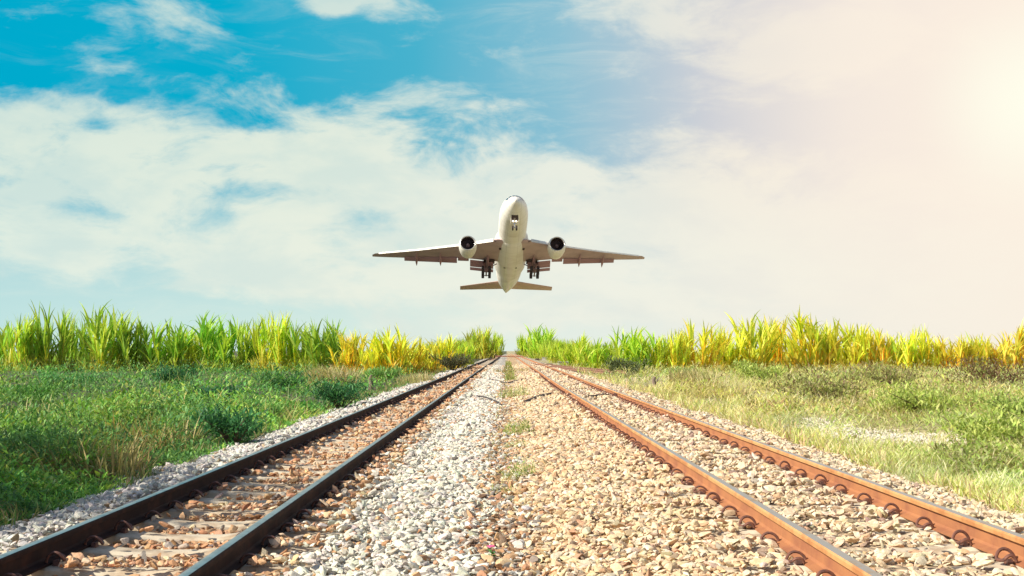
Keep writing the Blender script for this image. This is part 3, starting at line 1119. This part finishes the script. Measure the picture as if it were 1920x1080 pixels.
for px, py, r_, h_, cols, lb, g in [
    (130, 735, 1.1, .5, [(.10, .32, .10), (.16, .40, .12)], 'domed bright green shrub high on the left bank, just right of the photo-edge bush', G1),
    (390, 770, .8, .5, [(.05, .18, .08), (.08, .24, .10)], 'bluish dark green shrub in the middle of the left bank', G1),
    (120, 855, .6, .34, [(.20, .42, .10), (.12, .34, .09)], 'lime green leafy shrub low on the left bank, nearest the photo edge', G1),
    (490, 790, .6, .4, [(.18, .42, .10), (.26, .46, .12)], 'light green shrub between the two dark shrubs by the white ballast', G1),
    (720, 715, .8, .5, [(.16, .36, .08), (.24, .40, .12)], 'light green shrub beside the left stump', G1),
    (1270, 712, .8, .5, [(.30, .44, .12), (.40, .50, .16)], 'light green shrub beside the right stump', G2),
    (1590, 725, 1.2, .5, [(.46, .56, .16), (.34, .44, .12)], 'soft yellow-green shrub at the cane foot behind the large olive shrub', G2),
    (1780, 765, .9, .5, [(.34, .22, .12), (.46, .40, .18)], 'rust-brown shrub in the middle of the right bank', G2),
    (1900, 800, .8, .5, [(.40, .52, .14), (.30, .42, .10)], 'bright green shrub at the right photo edge below the reddish-brown one', G2),
    (1450, 775, .6, .3, [(.40, .30, .16), (.50, .46, .22)], 'low brownish shrub near the rusty track on the right bank', G2),
]:
    X, Y = at(px, py, -.08)
    shrub(X, Y, r_, h_, cols, lb, n=1800, group=g, leafl=.05 + .0018 * Y)
for px, py, r_, h_, lb, n in [
    (622, 728, .9, .75, 'pale straw-coloured grass tuft on the left bank by the stump', 700),
    (780, 722, .7, .5, 'pale yellow grass tuft at the ballast edge below the yellow cane', 500),
    (1300, 728, .9, .75, 'tall straw-coloured grass tuft on the right bank by the stump', 700),
    (1345, 745, .9, .5, 'low straw grass tuft just in front of the tall one on the right bank', 600)]:
    X, Y = at(px, py, -.08)
    tuft('grass_tuft', X, Y, n, r_, h_, [(.55, .50, .25), (.42, .44, .18), (.62, .52, .32)], lb, 'grass tuft', .035, lean=(0, .6), group='straw grass tufts on the banks')
for px, py, lb in [(270, 845, 'arching golden dry grass on the left bank'), (150, 900, 'shaded brown dry grass at the left bank nearest the corner')]:
    X, Y = at(px, py, -.08)
    tuft('grass_tuft', X, Y, 520, .7, .5, [(.42, .34, .12), (.30, .28, .10), (.5, .4, .18)], lb, 'grass tuft', .03, lean=(0, 1.1), group='straw grass tufts on the banks')

# ------------------------------------------------------------------ sugarcane
def cane_proto(seed, stalks, spread, tall=1.0):
    """clump of 1 unit height"""
    global rng
    keep = rng
    rng = np.random.default_rng(seed)
    lay = []
    stk_v, stk_q, stk_c, off = [], [], [], 0
    for s in range(stalks):
        a = rng.uniform(0, 2 * np.pi)
        r_ = spread * math.sqrt(rng.random())
        hh = rng.uniform(.30, .68) * (1 - .25 * (r_ / spread) ** 2) * tall
        lx, ly = .50 * r_ * math.cos(a) + rng.normal(0, .035), .50 * r_ * math.sin(a) + rng.normal(0, .035)
        b0 = np.array([r_ * math.cos(a) * .62, r_ * math.sin(a) * .62, 0])
        tp = b0 + np.array([lx, ly, hh])
        nl = 11
        f = np.concatenate([rng.uniform(.15, .95, nl - 4), np.full(4, .97)])
        B = b0 + (tp - b0) * f[:, None]
        azz = a + rng.normal(0, 1.3, nl)
        lean = rng.uniform(.06, .42, nl)
        lean[-4:] = rng.uniform(.0, .16, 4)
        bend = rng.uniform(.05, .9, nl)
        big = rng.random(nl) < .16
        bend[big] = rng.uniform(1.2, 2.4, big.sum())
        ln = rng.uniform(.32, .52, nl)
        V, Q = ribbons(B, azz, lean, bend, ln, rng.uniform(.025, .044, nl), 6, prof_=lambda t: np.clip(1.08 - t ** 1.8 * 1.06, .02, 1) * np.clip(t * 4 + .5, 0, 1), twist=rng.uniform(0, 6.28, nl))
        hgt = B[:, 2]
        c = np.array([(1, 1, 1)]) * rng.uniform(.65, 1.2, (nl, 1)) * np.stack([rng.uniform(.75, 1.2, nl), np.ones(nl), rng.uniform(.6, 1.2, nl)], -1)
        dry = rng.random(nl) < np.clip(.16 - hgt * .4, .015, 1)
        c[dry] = np.array([1.15, .85, 1.3]) * rng.uniform(.6, 1.1, (dry.sum(), 1))
        lay.append((V, Q, np.repeat(c, 14, 0)))
        # stalk as thin ribbon pair
        for tw in (0, math.pi / 2):
            V, Q = ribbons(b0[None], np.array([math.atan2(lx, ly)]), np.array([math.atan2(math.hypot(lx, ly), hh)]), np.zeros(1), np.array([np.linalg.norm(tp - b0)]), np.array([.012]), 2,
                           prof_=lambda t: np.ones_like(t), twist=np.array([tw]))
            lay.append((V, Q, np.repeat(np.array([[1.25, .85, .8]]), 6, 0)))
    # short suckers and dry trash around the foot
    n = stalks * 9
    th, rr = rng.uniform(0, 6.28, n), spread * 1.15 * np.sqrt(rng.random(n))
    ln = rng.uniform(.12, .34, n)
    V, Q = ribbons(np.stack([rr * np.cos(th), rr * np.sin(th), np.zeros(n)], -1), th + rng.normal(0, .8, n), rng.uniform(0, .6, n), rng.uniform(.1, 1.2, n), ln, rng.uniform(.012, .022, n), 4, twist=rng.uniform(0, 6.28, n))
    c = np.array([(.8, .75, .8)]) * rng.uniform(.5, 1.1, (n, 1))
    dry = rng.random(n) < .4
    c[dry] = np.array([1.15, .82, 1.3]) * rng.uniform(.5, 1.0, (dry.sum(), 1))
    lay.append((V, Q, np.repeat(c, 10, 0)))
    VV, QQ, CC, off = [], [], [], 0
    for V, Q, C in lay:
        VV.append(V); QQ.append(Q + off); CC.append(C); off += len(V)
    rng = keep
    return np.concatenate(VV), np.concatenate(QQ), np.concatenate(CC)


GRN, YGN, YEL, YOR = (.42, .62, .09), (.54, .70, .09), (.80, .80, .10), (.82, .76, .12)  # right-hand yellow and orange put the warm flare into the leaf colour
protos = []
for k in range(8):
    V, Q, C = cane_proto(500 + k, 15 + (k % 3) * 4, .26 + .03 * (k % 3))
    o = np_mesh('sugarcane_clump', V, Q, M['cane'], colors=C)
    zmax = np.percentile(V[:, 2], 99.7)
    protos.append((o, float(zmax), float(np.percentile(np.abs(V[:, 0]), 96))))
ordn = ['first', 'second', 'third', 'fourth', 'fifth', 'sixth', 'seventh', 'eighth', 'ninth', 'tenth', 'eleventh', 'twelfth', 'thirteenth', 'fourteenth',
        'fifteenth', 'sixteenth', 'seventeenth', 'eighteenth', 'nineteenth', 'twentieth', 'twenty-first', 'twenty-second', 'twenty-third', 'twenty-fourth']
# px centre, top y, base y, width px, tint, look
left = [(2, 610, 696, 62, GRN, 'green'), (48, 590, 697, 84, YGN, 'yellow-green'), (96, 574, 697, 84, GRN, 'tall green'), (146, 596, 694, 52, GRN, 'slender green'),
        (200, 573, 697, 92, YGN, 'very tall yellow-green'), (255, 596, 697, 72, GRN, 'green'), (312, 600, 697, 86, GRN, 'bushy green'), (362, 612, 696, 60, YGN, 'low yellow-green'),
        (412, 587, 697, 90, GRN, 'tall green'), (465, 597, 697, 64, GRN, 'green'), (515, 584, 698, 76, (.66, .74, .09), 'tall yellow-green'), (556, 603, 698, 58, (.66, .74, .09), 'lime-yellow'),
        (600, 598, 699, 92, GRN, 'broad dark green'), (655, 618, 700, 62, YEL, 'golden yellow'), (708, 625, 701, 60, YEL, 'yellow'), (742, 612, 701, 76, YEL, 'tall yellow'),
        (796, 634, 700, 64, YEL, 'short yellow'), (840, 626, 696, 58, YEL, 'yellow'), (872, 640, 686, 44, YGN, 'low yellow-green'), (902, 611, 673, 52, YGN, 'far green'), (931, 622, 667, 26, YGN, 'farthest narrow green')]
right = [(983, 624, 667, 28, YGN, 'farthest narrow green'), (1012, 610, 672, 54, YGN, 'far green'), (1048, 638, 680, 40, YGN, 'low green'), (1082, 627, 692, 58, YGN, 'leafy yellow-green'),
         (1120, 634, 697, 56, YGN, 'yellow-green'), (1188, 612, 701, 84, YGN, 'tall yellow-green'), (1228, 630, 701, 54, YGN, 'yellow-green'), (1264, 617, 701, 60, YEL, 'yellow'), (1312, 603, 700, 84, YEL, 'tall yellow'),
         (1366, 610, 699, 66, YEL, 'yellow'), (1412, 590, 699, 92, YEL, 'very tall yellow'), (1460, 592, 697, 58, YEL, 'slender yellow'), (1516, 586, 698, 90, YEL, 'tallest yellow'),
         (1574, 600, 698, 84, YEL, 'broad yellow'), (1618, 606, 698, 62, YEL, 'yellow'), (1648, 616, 698, 52, YOR, 'orange-tinged'), (1694, 622, 698, 76, YEL, 'yellow'), (1730, 612, 698, 60, YEL, 'yellow'),
         (1788, 628, 698, 72, YOR, 'short orange-tinged'), (1826, 626, 698, 60, YOR, 'orange-yellow'), (1862, 640, 698, 56, YOR, 'low orange-yellow'), (1900, 608, 698, 78, YOR, 'tall orange-yellow')]
cnt = 0
used = set()
for side, rows in (('left', left), ('right', right)):
    for i, (px, ty, by, wd, tint, look) in enumerate(rows):
        pi = (cnt * 5 + 3 * (cnt // 8)) % 8
        o0, zm, xm = protos[pi]
        o = o0 if pi not in used else o0.copy()
        if pi in used: col.objects.link(o)
        used.add(pi)
        X, Y = at(px, by, -.1)
        H = CAMH + .1 + (HOR - ty) / F * Y
        W = wd / F * Y
        sx = W / (2 * xm) * 1.0
        o.location = (X, Y, -.12)
        o.scale = (sx, sx, H / zm * 1.02)
        o.rotation_euler = (0, 0, random.uniform(0, 6.28))
        o.color = (*[c * random.uniform(.92, 1.08) for c in tint], 1)
        k = i if side == 'left' else len(rows) - 1 - i
        tag(o, f"{look} sugarcane clump, {ordn[k]} from the {side} photo edge", 'sugarcane', 'sugarcane clumps lining the field edge')
        cnt += 1

# the rest of the field behind, one dense mass
VV, QQ, CC, off = [], [], [], 0
fieldp = [cane_proto(700 + k, 10, .36) for k in range(4)]


def field_clump(X, Y, H, S_, tint):
    global off
    V, Q, C = fieldp[random.randrange(4)]
    a = random.uniform(0, 6.28)
    Rm = np.array([[math.cos(a), -math.sin(a), 0], [math.sin(a), math.cos(a), 0], [0, 0, 1]])
    V2 = (V @ Rm.T) * np.array([S_, S_, H]) + np.array([X, Y, -.12])
    VV.append(V2); QQ.append(Q + off); CC.append(np.clip(C * np.array(tint) * random.uniform(.8, 1.05), .01, .9))
    off += len(V)


def tint_at(px):  # yellower to the right, painting in the flare's warm cast
    xs_ = [0, 300, 520, 640, 760, 860, 960, 1080, 1200, 1350, 1650, 1920]
    cs = [GRN, GRN, YGN, YEL, YEL, YGN, YGN, YGN, YGN, YEL, YEL, YOR]
    return [np.interp(px, xs_, [c[i] for c in cs]) for i in range(3)]


for px in range(-160, 880, 19):
    for row in range(2):
        Y = 84 + row * 9 + random.uniform(-2, 2)
        X = (px + random.uniform(-8, 8) - VPX) / F * Y
        if X > -6.2: continue
        field_clump(X, Y, random.uniform(1.0, 1.7) + .15 * row, 1.6, tint_at(px))
for px in range(1030, 2080, 19):
    for row in range(2):
        Y = 84 + row * 9 + random.uniform(-2, 2)
        X = (px + random.uniform(-8, 8) - VPX) / F * Y
        if X < 6.0: continue
        field_clump(X, Y, random.uniform(1.0, 1.7) + .15 * row, 1.6, tint_at(px))
for Y in np.arange(95, 400, 4.5):          # the edges running back along both tracks
    for s in (-1, 1):
        X = s * (6.6 + random.uniform(-.3, .8) - min(1.6, Y / 200)) + (.6 if s > 0 else 0)
        hh = 1.9 + 2.4 * min(1, max(0, Y - 110) / 150)
        field_clump(X, Y, hh, 1.9, YGN)
        field_clump(X + s * 2.2, Y + 2, hh + .2, 1.9, YGN)
o = np_mesh('sugarcane_field', np.concatenate(VV), np.concatenate(QQ), M['grass'], colors=np.concatenate(CC))
tag(o, kind='stuff')

# ------------------------------------------------------------------ tree left of the frame whose shade falls on the near left corner
tr = empty('shade_tree', (-10.7, 8.2, -.1))
tr.scale = (1.35, 1.35, 1.15)
tag(tr, 'broad leafy tree standing left of the track just outside the photo', 'tree')
mb = MB()
tips = []
mb.tube([(0, 0, -.2), (.1, 0, 1.2), (0, .1, 2.4)], [.22, .17, .13], 10)
for k in range(9):
    a = k * .7
    e = Vector((1.6 * math.cos(a), 1.6 * math.sin(a), 3.0 + random.uniform(0, 1.1)))
    m_ = Vector((.7 * math.cos(a), .7 * math.sin(a), 2.9))
    mb.tube([(0, .1, 2.3), m_, e], [.09, .06, .02], 6)
    tips += [m_, e, (m_ + e) / 2, e + Vector((0, 0, .3))]
mb.build('trunk', M['wood'], tr)
n = 15000
T = np.array([tuple(v) for v in tips])
b = T[rng.integers(0, len(T), n)] + rng.normal(0, .46, (n, 3))
ln = rng.uniform(.08, .16, n)
V, Q = ribbons(b, rng.uniform(0, 6.28, n), rng.uniform(.2, 1.8, n), rng.uniform(0, 1, n), ln, ln * .5, 2, twist=rng.uniform(0, 6.28, n))
merge('crown', [(V, Q, np.repeat(np.clip(pick(DK + [(.10, .22, .06)], n), .01, .9), 6, 0))], M['leaf'], kind=None, parent=tr)

# ------------------------------------------------------------------ airliner
def fac(name, c, rough=.35, var=None): return pmat(name, c, rough, 0, None, var, .5)


A_white = fac('white_aircraft_paint', (.84, .82, .77), .35, (.25, (.68, .64, .57), .42, .72))
nn = A_white.node_tree
pb = [n for n in nn.nodes if n.type == 'BSDF_PRINCIPLED'][0]
src = pb.inputs['Base Color'].links[0].from_socket
hw = NT.__new__(NT); hw.t, hw.n, hw.l = nn, nn.nodes, nn.links
tcn = hw.new('ShaderNodeTexCoord')
sx_ = hw.new('ShaderNodeSeparateXYZ'); hw.put(sx_.inputs[0], tcn.outputs['Object'])
fy = hw.math('FRACT', hw.math('DIVIDE', sx_.outputs[1], 2.9))
seam = hw.math('LESS_THAN', fy, 0.035)
fx = hw.math('LESS_THAN', hw.math('ABSOLUTE', hw.math('SUBTRACT', hw.math('ABSOLUTE', sx_.outputs[0]), 1.25)), 0.045)
hw.put(pb.inputs['Base Color'], hw.mix(hw.math('MULTIPLY', hw.math('MAXIMUM', seam, fx), 0.35), src, (.36, .32, .30)))
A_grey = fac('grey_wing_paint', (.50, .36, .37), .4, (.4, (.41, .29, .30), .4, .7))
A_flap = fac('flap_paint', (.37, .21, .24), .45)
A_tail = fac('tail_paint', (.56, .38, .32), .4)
A_dark = fac('gear_bay_dark', (.05, .03, .035), .8)
A_gear = fac('landing_gear_steel', (.22, .15, .16), .45)
A_tyre = fac('tyre_rubber', (.035, .025, .03), .8)
A_metal = pmat('bare_metal_lip', (.75, .72, .68), .25, .8)
A_fan = fac('fan_blade', (.10, .07, .08), .4)
A_glass = fac('cockpit_glass', (.03, .03, .04), .1)
A_lamp = bpy.data.materials.new('landing_light')
A_lamp.use_nodes = True
nn = NT(A_lamp.node_tree)
em = nn.new('ShaderNodeEmission'); em.inputs[0].default_value = (1, .85, .6, 1); em.inputs[1].default_value = 2.2
oo = nn.new('ShaderNodeOutputMaterial'); nn.l.new(em.outputs[0], oo.inputs[0])

air = empty('airliner')
tag(air, 'white twin-engine airliner flying low towards the viewer with landing gear down', 'airplane')
FS = [0, .25, .7, 1.5, 2.6, 4, 6, 8.5, 11, 20, 30, 40, 44, 48, 52, 56, 60, 62.5, 63.7]
FRW = [.05, .48, .85, 1.35, 1.85, 2.3, 2.72, 3.0, 3.1, 3.1, 3.1, 3.1, 3.0, 2.72, 2.25, 1.65, .95, .45, .12]
FRH = [.05, .46, .82, 1.30, 1.85, 2.38, 2.80, 3.03, 3.1, 3.1, 3.1, 3.1, 2.98, 2.66, 2.2, 1.62, .98, .6, .35]
FZ = [-.95, -.92, -.86, -.74, -.55, -.33, -.14, -.03, 0, 0, 0, 0, .10, .38, .78, 1.22, 1.66, 1.9, 2.0]


def fus(s, phi, off=0.0):
    """phi from straight down, + to the right"""
    rw, rh, z = np.interp(s, FS, FRW) + off, np.interp(s, FS, FRH) + off, np.interp(s, FS, FZ)
    return (float(rw * math.sin(phi)), float(s), float(z - rh * math.cos(phi)))


def patch_on(mb, sa, sb, p0, p1, off, n=5):
    vs = [fus(sa + (sb - sa) * i / n, p0 + (p1 - p0) * j / n, off) for i in range(n + 1) for j in range(n + 1)]
    mb.add(vs, [(i * (n + 1) + j, i * (n + 1) + j + 1, (i + 1) * (n + 1) + j + 1, (i + 1) * (n + 1) + j) for i in range(n) for j in range(n)])


sst = sorted(set(FS + list(np.arange(0.1, 12, .4)) + list(np.arange(12, 63.5, 2.0))))
mb = MB()
mb.loft([[fus(s, 2 * math.pi * k / 40) for k in range(40)] for s in sst])
mb.build('fuselage', A_white, air, True, 60)
fu = air.children[0]
mb = MB()
rings = []
for s, wd_, dp in [(17, .6, 2.6), (18.5, 2.6, 3.1), (20.5, 3.4, 3.4), (24, 3.85, 3.6), (32, 3.9, 3.66), (38, 3.7, 3.55), (41, 3.1, 3.32), (43.5, 1.8, 3.05), (45, .5, 2.8)]:
    ring = []
    for k in range(24):
        a = -math.pi * .62 + 2 * math.pi * .62 * k / 23
        ring.append((wd_ * math.sin(a), s, -dp * max(math.cos(a), -1) if math.cos(a) > 0 else -.9 * math.cos(a)))
    rings.append(ring)
mb.loft(rings, cap=False, closed=False)
mb.build('belly_fairing', A_white, air, True, 60)
# small vents on the belly
mb = MB()
for (x, s) in ((-2.6, 22.5), (2.6, 22.5)):
    mb.box((x, s, -2.75), (.5, .5, .3))
for (x, s) in ((-1.2, 32.5), (1.2, 32.5)):
    mb.box((x, s, -3.45), (.6, .35, .12))
mb.build('air_intake', A_dark, air, False)
# cockpit windows
for i in range(6):
    p0 = math.pi - R(66) + R(132) * i / 6 + R(1.6)
    p1 = p0 + R(132) / 6 - R(3.2)
    mb = MB()
    k_ = abs(i - 2.5)
    sa, sb = 1.75 + k_ * .26, 2.95 + k_ * .26
    patch_on(mb, sa, sb, p0, p1, .05)
    mb.build('cockpit_window', A_glass, fu, False)


def wing_sec(x, sle, ste, z, th, inc=0.0):
    c = ste - sle
    pts = []
    pr = [(0, 0), (.03, .28), (.12, .45), (.35, .5), (.65, .34), (1, .02), (1, -.02), (.65, -.26), (.35, -.45), (.12, -.38), (.03, -.22)]
    for u, t in pr:
        pts.append((x, sle + u * c, z + t * th * c + (-.03 * c * u if inc else 0)))
    return pts


def wing_z(x): return -2.0 + (abs(x) - 3) * .105 + .0016 * (abs(x) - 3) ** 2


def wing_le(x): return 18.8 + (abs(x) - 3) * .70 if abs(x) > 3 else 18.8


def wing_te(x):
    x = abs(x)
    return 31.2 + (x - 3) * .08 if x < 10.5 else 31.8 + (x - 10.5) * .425


for s in (-1, 1):
    mb = MB()
    secs = [wing_sec(s * x, wing_le(x), wing_te(x), wing_z(x), .095 - .0016 * x, 1) for x in (1.5, 3, 6, 10.5, 15, 20, 25, 29, 31.4)]
    secs.append(wing_sec(s * 32.2, wing_le(32.2) + .7, wing_te(32.2), wing_z(32.2), .05, 1))
    if s < 0: secs = [r[::-1] for r in secs]
    mb.loft(secs)
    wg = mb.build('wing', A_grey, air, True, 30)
    mb = MB()   # slats along the leading edge
    def slat(xa, xb):
        ra = []
        for x in (xa, (xa + xb) / 2, xb):
            le, z = wing_le(x), wing_z(x)
            q = .05 * (wing_te(x) - le)
            r_ = [(s * x, le - .55, z - .35 - q * .3), (s * x, le - .45, z - .02), (s * x, le + .15, z + q * .7 + .1), (s * x, le + .2, z - q * .2)]
            ra.append(r_ if s > 0 else r_[::-1])
        mb.loft(ra)
    slat(4.2, 9.0); slat(11.6, 30.5)
    mb.build('slat', A_white, wg, True, 30)
    # flaps: two-part inboard, single outboard
    for (xa, xb, ch0, ch1, dz, ang_, n_) in ((3.9, 9.2, 2.2, 2.2, -.30, 24, 2), (12.2, 24.5, 2.0, 1.3, -.22, 18, 1), (9.5, 12.0, 1.7, 1.7, -.05, 10, 1)):
        mb = MB()
        ra = []
        for x, ch in ((xa, ch0), (xb, ch1)):
            te, z = wing_te(x), wing_z(x) - .03 * (wing_te(x) - wing_le(x))
            y_, zz = te - .1 if n_ == 2 else te - .9, z + dz
            a = R(ang_)
            pts = []
            for u, t in ((0, 0), (.08, .09), (.4, .10), (1, .01), (1, -.01), (.4, -.04), (.08, -.05)):
                dy, dz_ = u * ch, t * ch
                pts.append((s * x, y_ + dy * math.cos(a) + dz_ * math.sin(a), zz - dy * math.sin(a) + dz_ * math.cos(a)))
            ra.append(pts if s > 0 else pts[::-1])
        mb.loft(ra)
        if n_ == 2:
            ra = []
            for x in (xa, xb):
                te, z = wing_te(x), wing_z(x) - .03 * (wing_te(x) - wing_le(x))
                y_, zz = te - .1 + 2.2 * math.cos(R(26)) + .05, z + dz - 2.2 * math.sin(R(26)) - .06
                a = R(40)
                pts = []
                for u, t in ((0, 0), (.1, .1), (.5, .1), (1, .01), (1, -.01), (.5, -.03), (.1, -.05)):
                    dy, dz_ = u * .8, t * .8
                    pts.append((s * x, y_ + dy * math.cos(a) + dz_ * math.sin(a), zz - dy * math.sin(a) + dz_ * math.cos(a)))
                ra.append(pts if s > 0 else pts[::-1])
            mb.loft(ra)
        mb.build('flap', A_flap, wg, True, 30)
    for x in (5.2, 16.0, 21.6):
        te, z = wing_te(x), wing_z(x)
        mb = MB()
        mb.tube([(s * x, te - 4.0, z - .5), (s * x, te - 2.4, z - .85), (s * x, te - .6, z - 1.05), (s * x, te + .5, z - 1.3), (s * x, te + 1.2, z - 1.6)], [.06, .24, .30, .20, .04], 8)
        mb.build('flap_fairing', A_flap, wg, True, 60)
    # tailplane
    mb = MB()
    secs = [wing_sec(s * x, 53.2 + x * .68, 59.6 + x * .36, 1.3 + x * .10, .09) for x in (.6, 4, 8, 11.6)]
    if s < 0: secs = [r[::-1] for r in secs]
    mb.loft(secs)
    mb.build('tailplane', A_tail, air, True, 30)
    # engine
    eg = MB()
    ex, es, ez = s * 9.75, 17.6, wing_z(9.75) - 2.15
    NP = [(0, 1.60), (.10, 1.74), (.45, 1.88), (1.4, 1.98), (2.8, 1.96), (4.2, 1.80), (5.6, 1.52)]
    outr = [[(ex + r_ * math.cos(a), es + q, ez + r_ * math.sin(a)) for a in [2 * math.pi * k / 32 for k in range(32)]] for q, r_ in NP]
    eg.loft(outr, cap=False)
    core = [(5.2, 1.15), (6.4, .95), (7.4, .62), (8.4, .15)]
    eg.loft([[(ex + r_ * math.cos(a), es + q, ez + r_ * math.sin(a)) for a in [2 * math.pi * k / 24 for k in range(24)]] for q, r_ in core])
    eng = eg.build('engine', A_white, air, True, 60)
    mb = MB()
    mb.loft([[(ex + r_ * math.cos(a), es + q, ez + r_ * math.sin(a)) for a in [2 * math.pi * k / 32 for k in range(32)]] for q, r_ in [(.12, 1.76), (.0, 1.66), (-.03, 1.60), (.05, 1.53), (.2, 1.48)]], cap=False)
    mb.build('intake_lip', A_metal, eng, True, 80)
    mb = MB()
    mb.loft([[(ex + r_ * math.cos(a), es + q, ez + r_ * math.sin(a)) for a in [2 * math.pi * k / 32 for k in range(32)]] for q, r_ in [(.2, 1.48), (1.3, 1.56), (1.9, 1.56)]], cap=False)
    mb.loft([[(ex + r_ * math.cos(a), es + 1.9, ez + r_ * math.sin(a)) for a in [2 * math.pi * k / 32 for k in range(32)]] for r_ in (1.56, .02)], cap=False)
    mb.build('intake_duct', A_dark, eng, True, 80)
    mb = MB()
    for k in range(22):
        a = 2 * math.pi * k / 22
        a2 = a + .22
        mb.add([(ex + .45 * math.cos(a), es + 1.45, ez + .45 * math.sin(a)), (ex + 1.5 * math.cos(a), es + 1.35, ez + 1.5 * math.sin(a)),
                (ex + 1.5 * math.cos(a2), es + 1.7, ez + 1.5 * math.sin(a2)), (ex + .45 * math.cos(a2), es + 1.75, ez + .45 * math.sin(a2))], [(0, 1, 2, 3)])
    mb.build('fan', A_fan, eng, False)
    mb = MB()
    mb.loft([[(ex + r_ * math.cos(a), es + q, ez + r_ * math.sin(a)) for a in [2 * math.pi * k / 20 for k in range(20)]] for q, r_ in [(.75, .02), (.9, .18), (1.2, .34), (1.6, .47)]])
    mb.build('spinner', A_gear, eng, True, 80)
    mb = MB()   # pylon
    mb.loft([[(ex - .22, es + 1.6, ez + 1.85), (ex + .22, es + 1.6, ez + 1.85), (ex + .2, es + 2.6, ez + 2.2), (ex - .2, es + 2.6, ez + 2.2)],
             [(ex - .25, es + 6.2, ez + 1.1), (ex + .25, es + 6.2, ez + 1.1), (ex + .25, es + 8.0, ez + 2.4), (ex - .25, es + 8.0, ez + 2.4)]])
    mb.build('pylon', A_white, eng, False)
    # main gear
    gx, gy, gzt = s * 5.5, 31.6, -2.3
    mb = MB()
    mb.tube([(gx, gy - .3, gzt), (gx, gy, -4.8)], [.24, .18], 10)
    mb.tube([(gx - s * 2.4, gy - .2, -2.9), (gx, gy, -4.0)], .12, 8)
    mb.tube([(gx, gy - 2.6, -2.4), (gx, gy, -4.5)], .11, 8)
    mb.tube([(gx, gy - .55, -3.2), (gx, gy - .85, -4.2), (gx, gy - .3, -5.0)], .08, 6)
    tilt = R(-13)
    def bog(dy, dz): return (gy + dy * math.cos(tilt) - dz * math.sin(tilt), -4.85 + dy * math.sin(tilt) + dz * math.cos(tilt))
    a_, b_ = bog(-1.6, 0), bog(1.6, 0)
    mb.tube([(gx, a_[0], a_[1]), (gx, b_[0], b_[1])], .17, 8)
    for q in (-1.45, 0, 1.45):
        c_ = bog(q, 0)
        mb.tube([(gx - .72, c_[0], c_[1]), (gx + .72, c_[0], c_[1])], .10, 8)
    g_ = mb.build('main_gear', A_gear, air, True, 60)
    for q in (-1.45, 0, 1.45):
        for sx in (-1, 1):
            c_ = bog(q, 0)
            mb = MB()
            mb.tube([(gx + sx * .76 - .32, c_[0], c_[1]), (gx + sx * .76 - .26, c_[0], c_[1]), (gx + sx * .76 + .26, c_[0], c_[1]), (gx + sx * .76 + .32, c_[0], c_[1])], [.52, .66, .66, .52], 20)
            mb.build('wheel', A_tyre, g_, True, 40)
    mb = MB()
    mb.box((gx + s * .9, gy - .4, -3.5), (.08, 1.9, 2.2))
    mb.build('gear_door', A_flap, g_, False)
    mb = MB()
    mb.box((s * 4.9, gy - .5, wing_z(5) - .72), (2.6, 2.6, .06))
    mb.build('wheel_well', A_dark, air, False)
    for k, q in enumerate((0,)):
        mb = MB()
        mb.tube([(s * 3.65, 19.6, -2.05), (s * 3.65, 19.5, -2.05)], .22, 10)
        mb.build('wing_root_light', A_dark, air, False)

# fin
mb = MB()
rings = []
for h_, a_, b_ in ((1.5, 50.0, 60.5), (5, 54.2, 62.0), (11.5, 61.6, 65.0)):
    c_ = b_ - a_
    rings.append([(0, a_, h_), (.05 * c_, a_ + .3 * c_, h_), (0.01, b_, h_), (-.05 * c_, a_ + .3 * c_, h_)])
mb.loft(rings)
mb.build('fin', A_white, air, False)
# nose gear
mb = MB()
patch_on(mb, 3.7, 6.3, -R(17), R(17), .05)
mb.build('nose_wheel_well', A_dark, fu, False)
mb = MB()
mb.tube([(0, 5.6, -2.6), (0, 5.75, -4.7)], [.15, .11], 10)
mb.tube([(0, 4.6, -2.6), (0, 5.7, -3.9)], .08, 6)
mb.tube([(-.42, 5.75, -4.7), (.42, 5.75, -4.7)], .08, 8)
mb.box((0, 5.55, -3.75), (.75, .12, .28))
ng = mb.build('nose_gear', A_metal, air, True, 60)
for sx in (-1, 1):
    mb = MB()
    mb.tube([(sx * .40 - .17, 5.75, -4.72), (sx * .40 - .13, 5.75, -4.72), (sx * .40 + .13, 5.75, -4.72), (sx * .40 + .17, 5.75, -4.72)], [.42, .54, .54, .42], 18)
    mb.build('wheel', A_tyre, ng, True, 40)
    mb = MB()
    mb.tube([(sx * .34, 5.30, -3.32), (sx * .34, 5.40, -3.32)], .20, 12)
    mb.build('landing_light', A_lamp, ng, False)
    mb = MB()
    mb.box((sx * .78, 5.4, -3.35), (.05, 1.9, .8))
    mb.build('gear_door', A_white, ng, False)

# pose: pivot near station 30 so that it comes in nose-up towards the viewer
PITCH = 18.0
DIST = 279.0
Rm = Matrix.Rotation(R(2.0), 4, 'Z') @ Matrix.Rotation(R(-PITCH), 4, 'X') @ Matrix.Rotation(R(.4), 4, 'Y')
target = Vector(((957.0 - VPX) / F * DIST, DIST, CAMH + (HOR - 479) / F * DIST))
piv = Rm @ Vector((0, 31, -1))
air.matrix_world = Matrix.Translation(target - Rm @ Vector((0, 31 * .95, -1)) * 1.02) @ Rm @ Matrix.Diagonal((1.02, .97, 1.02, 1))
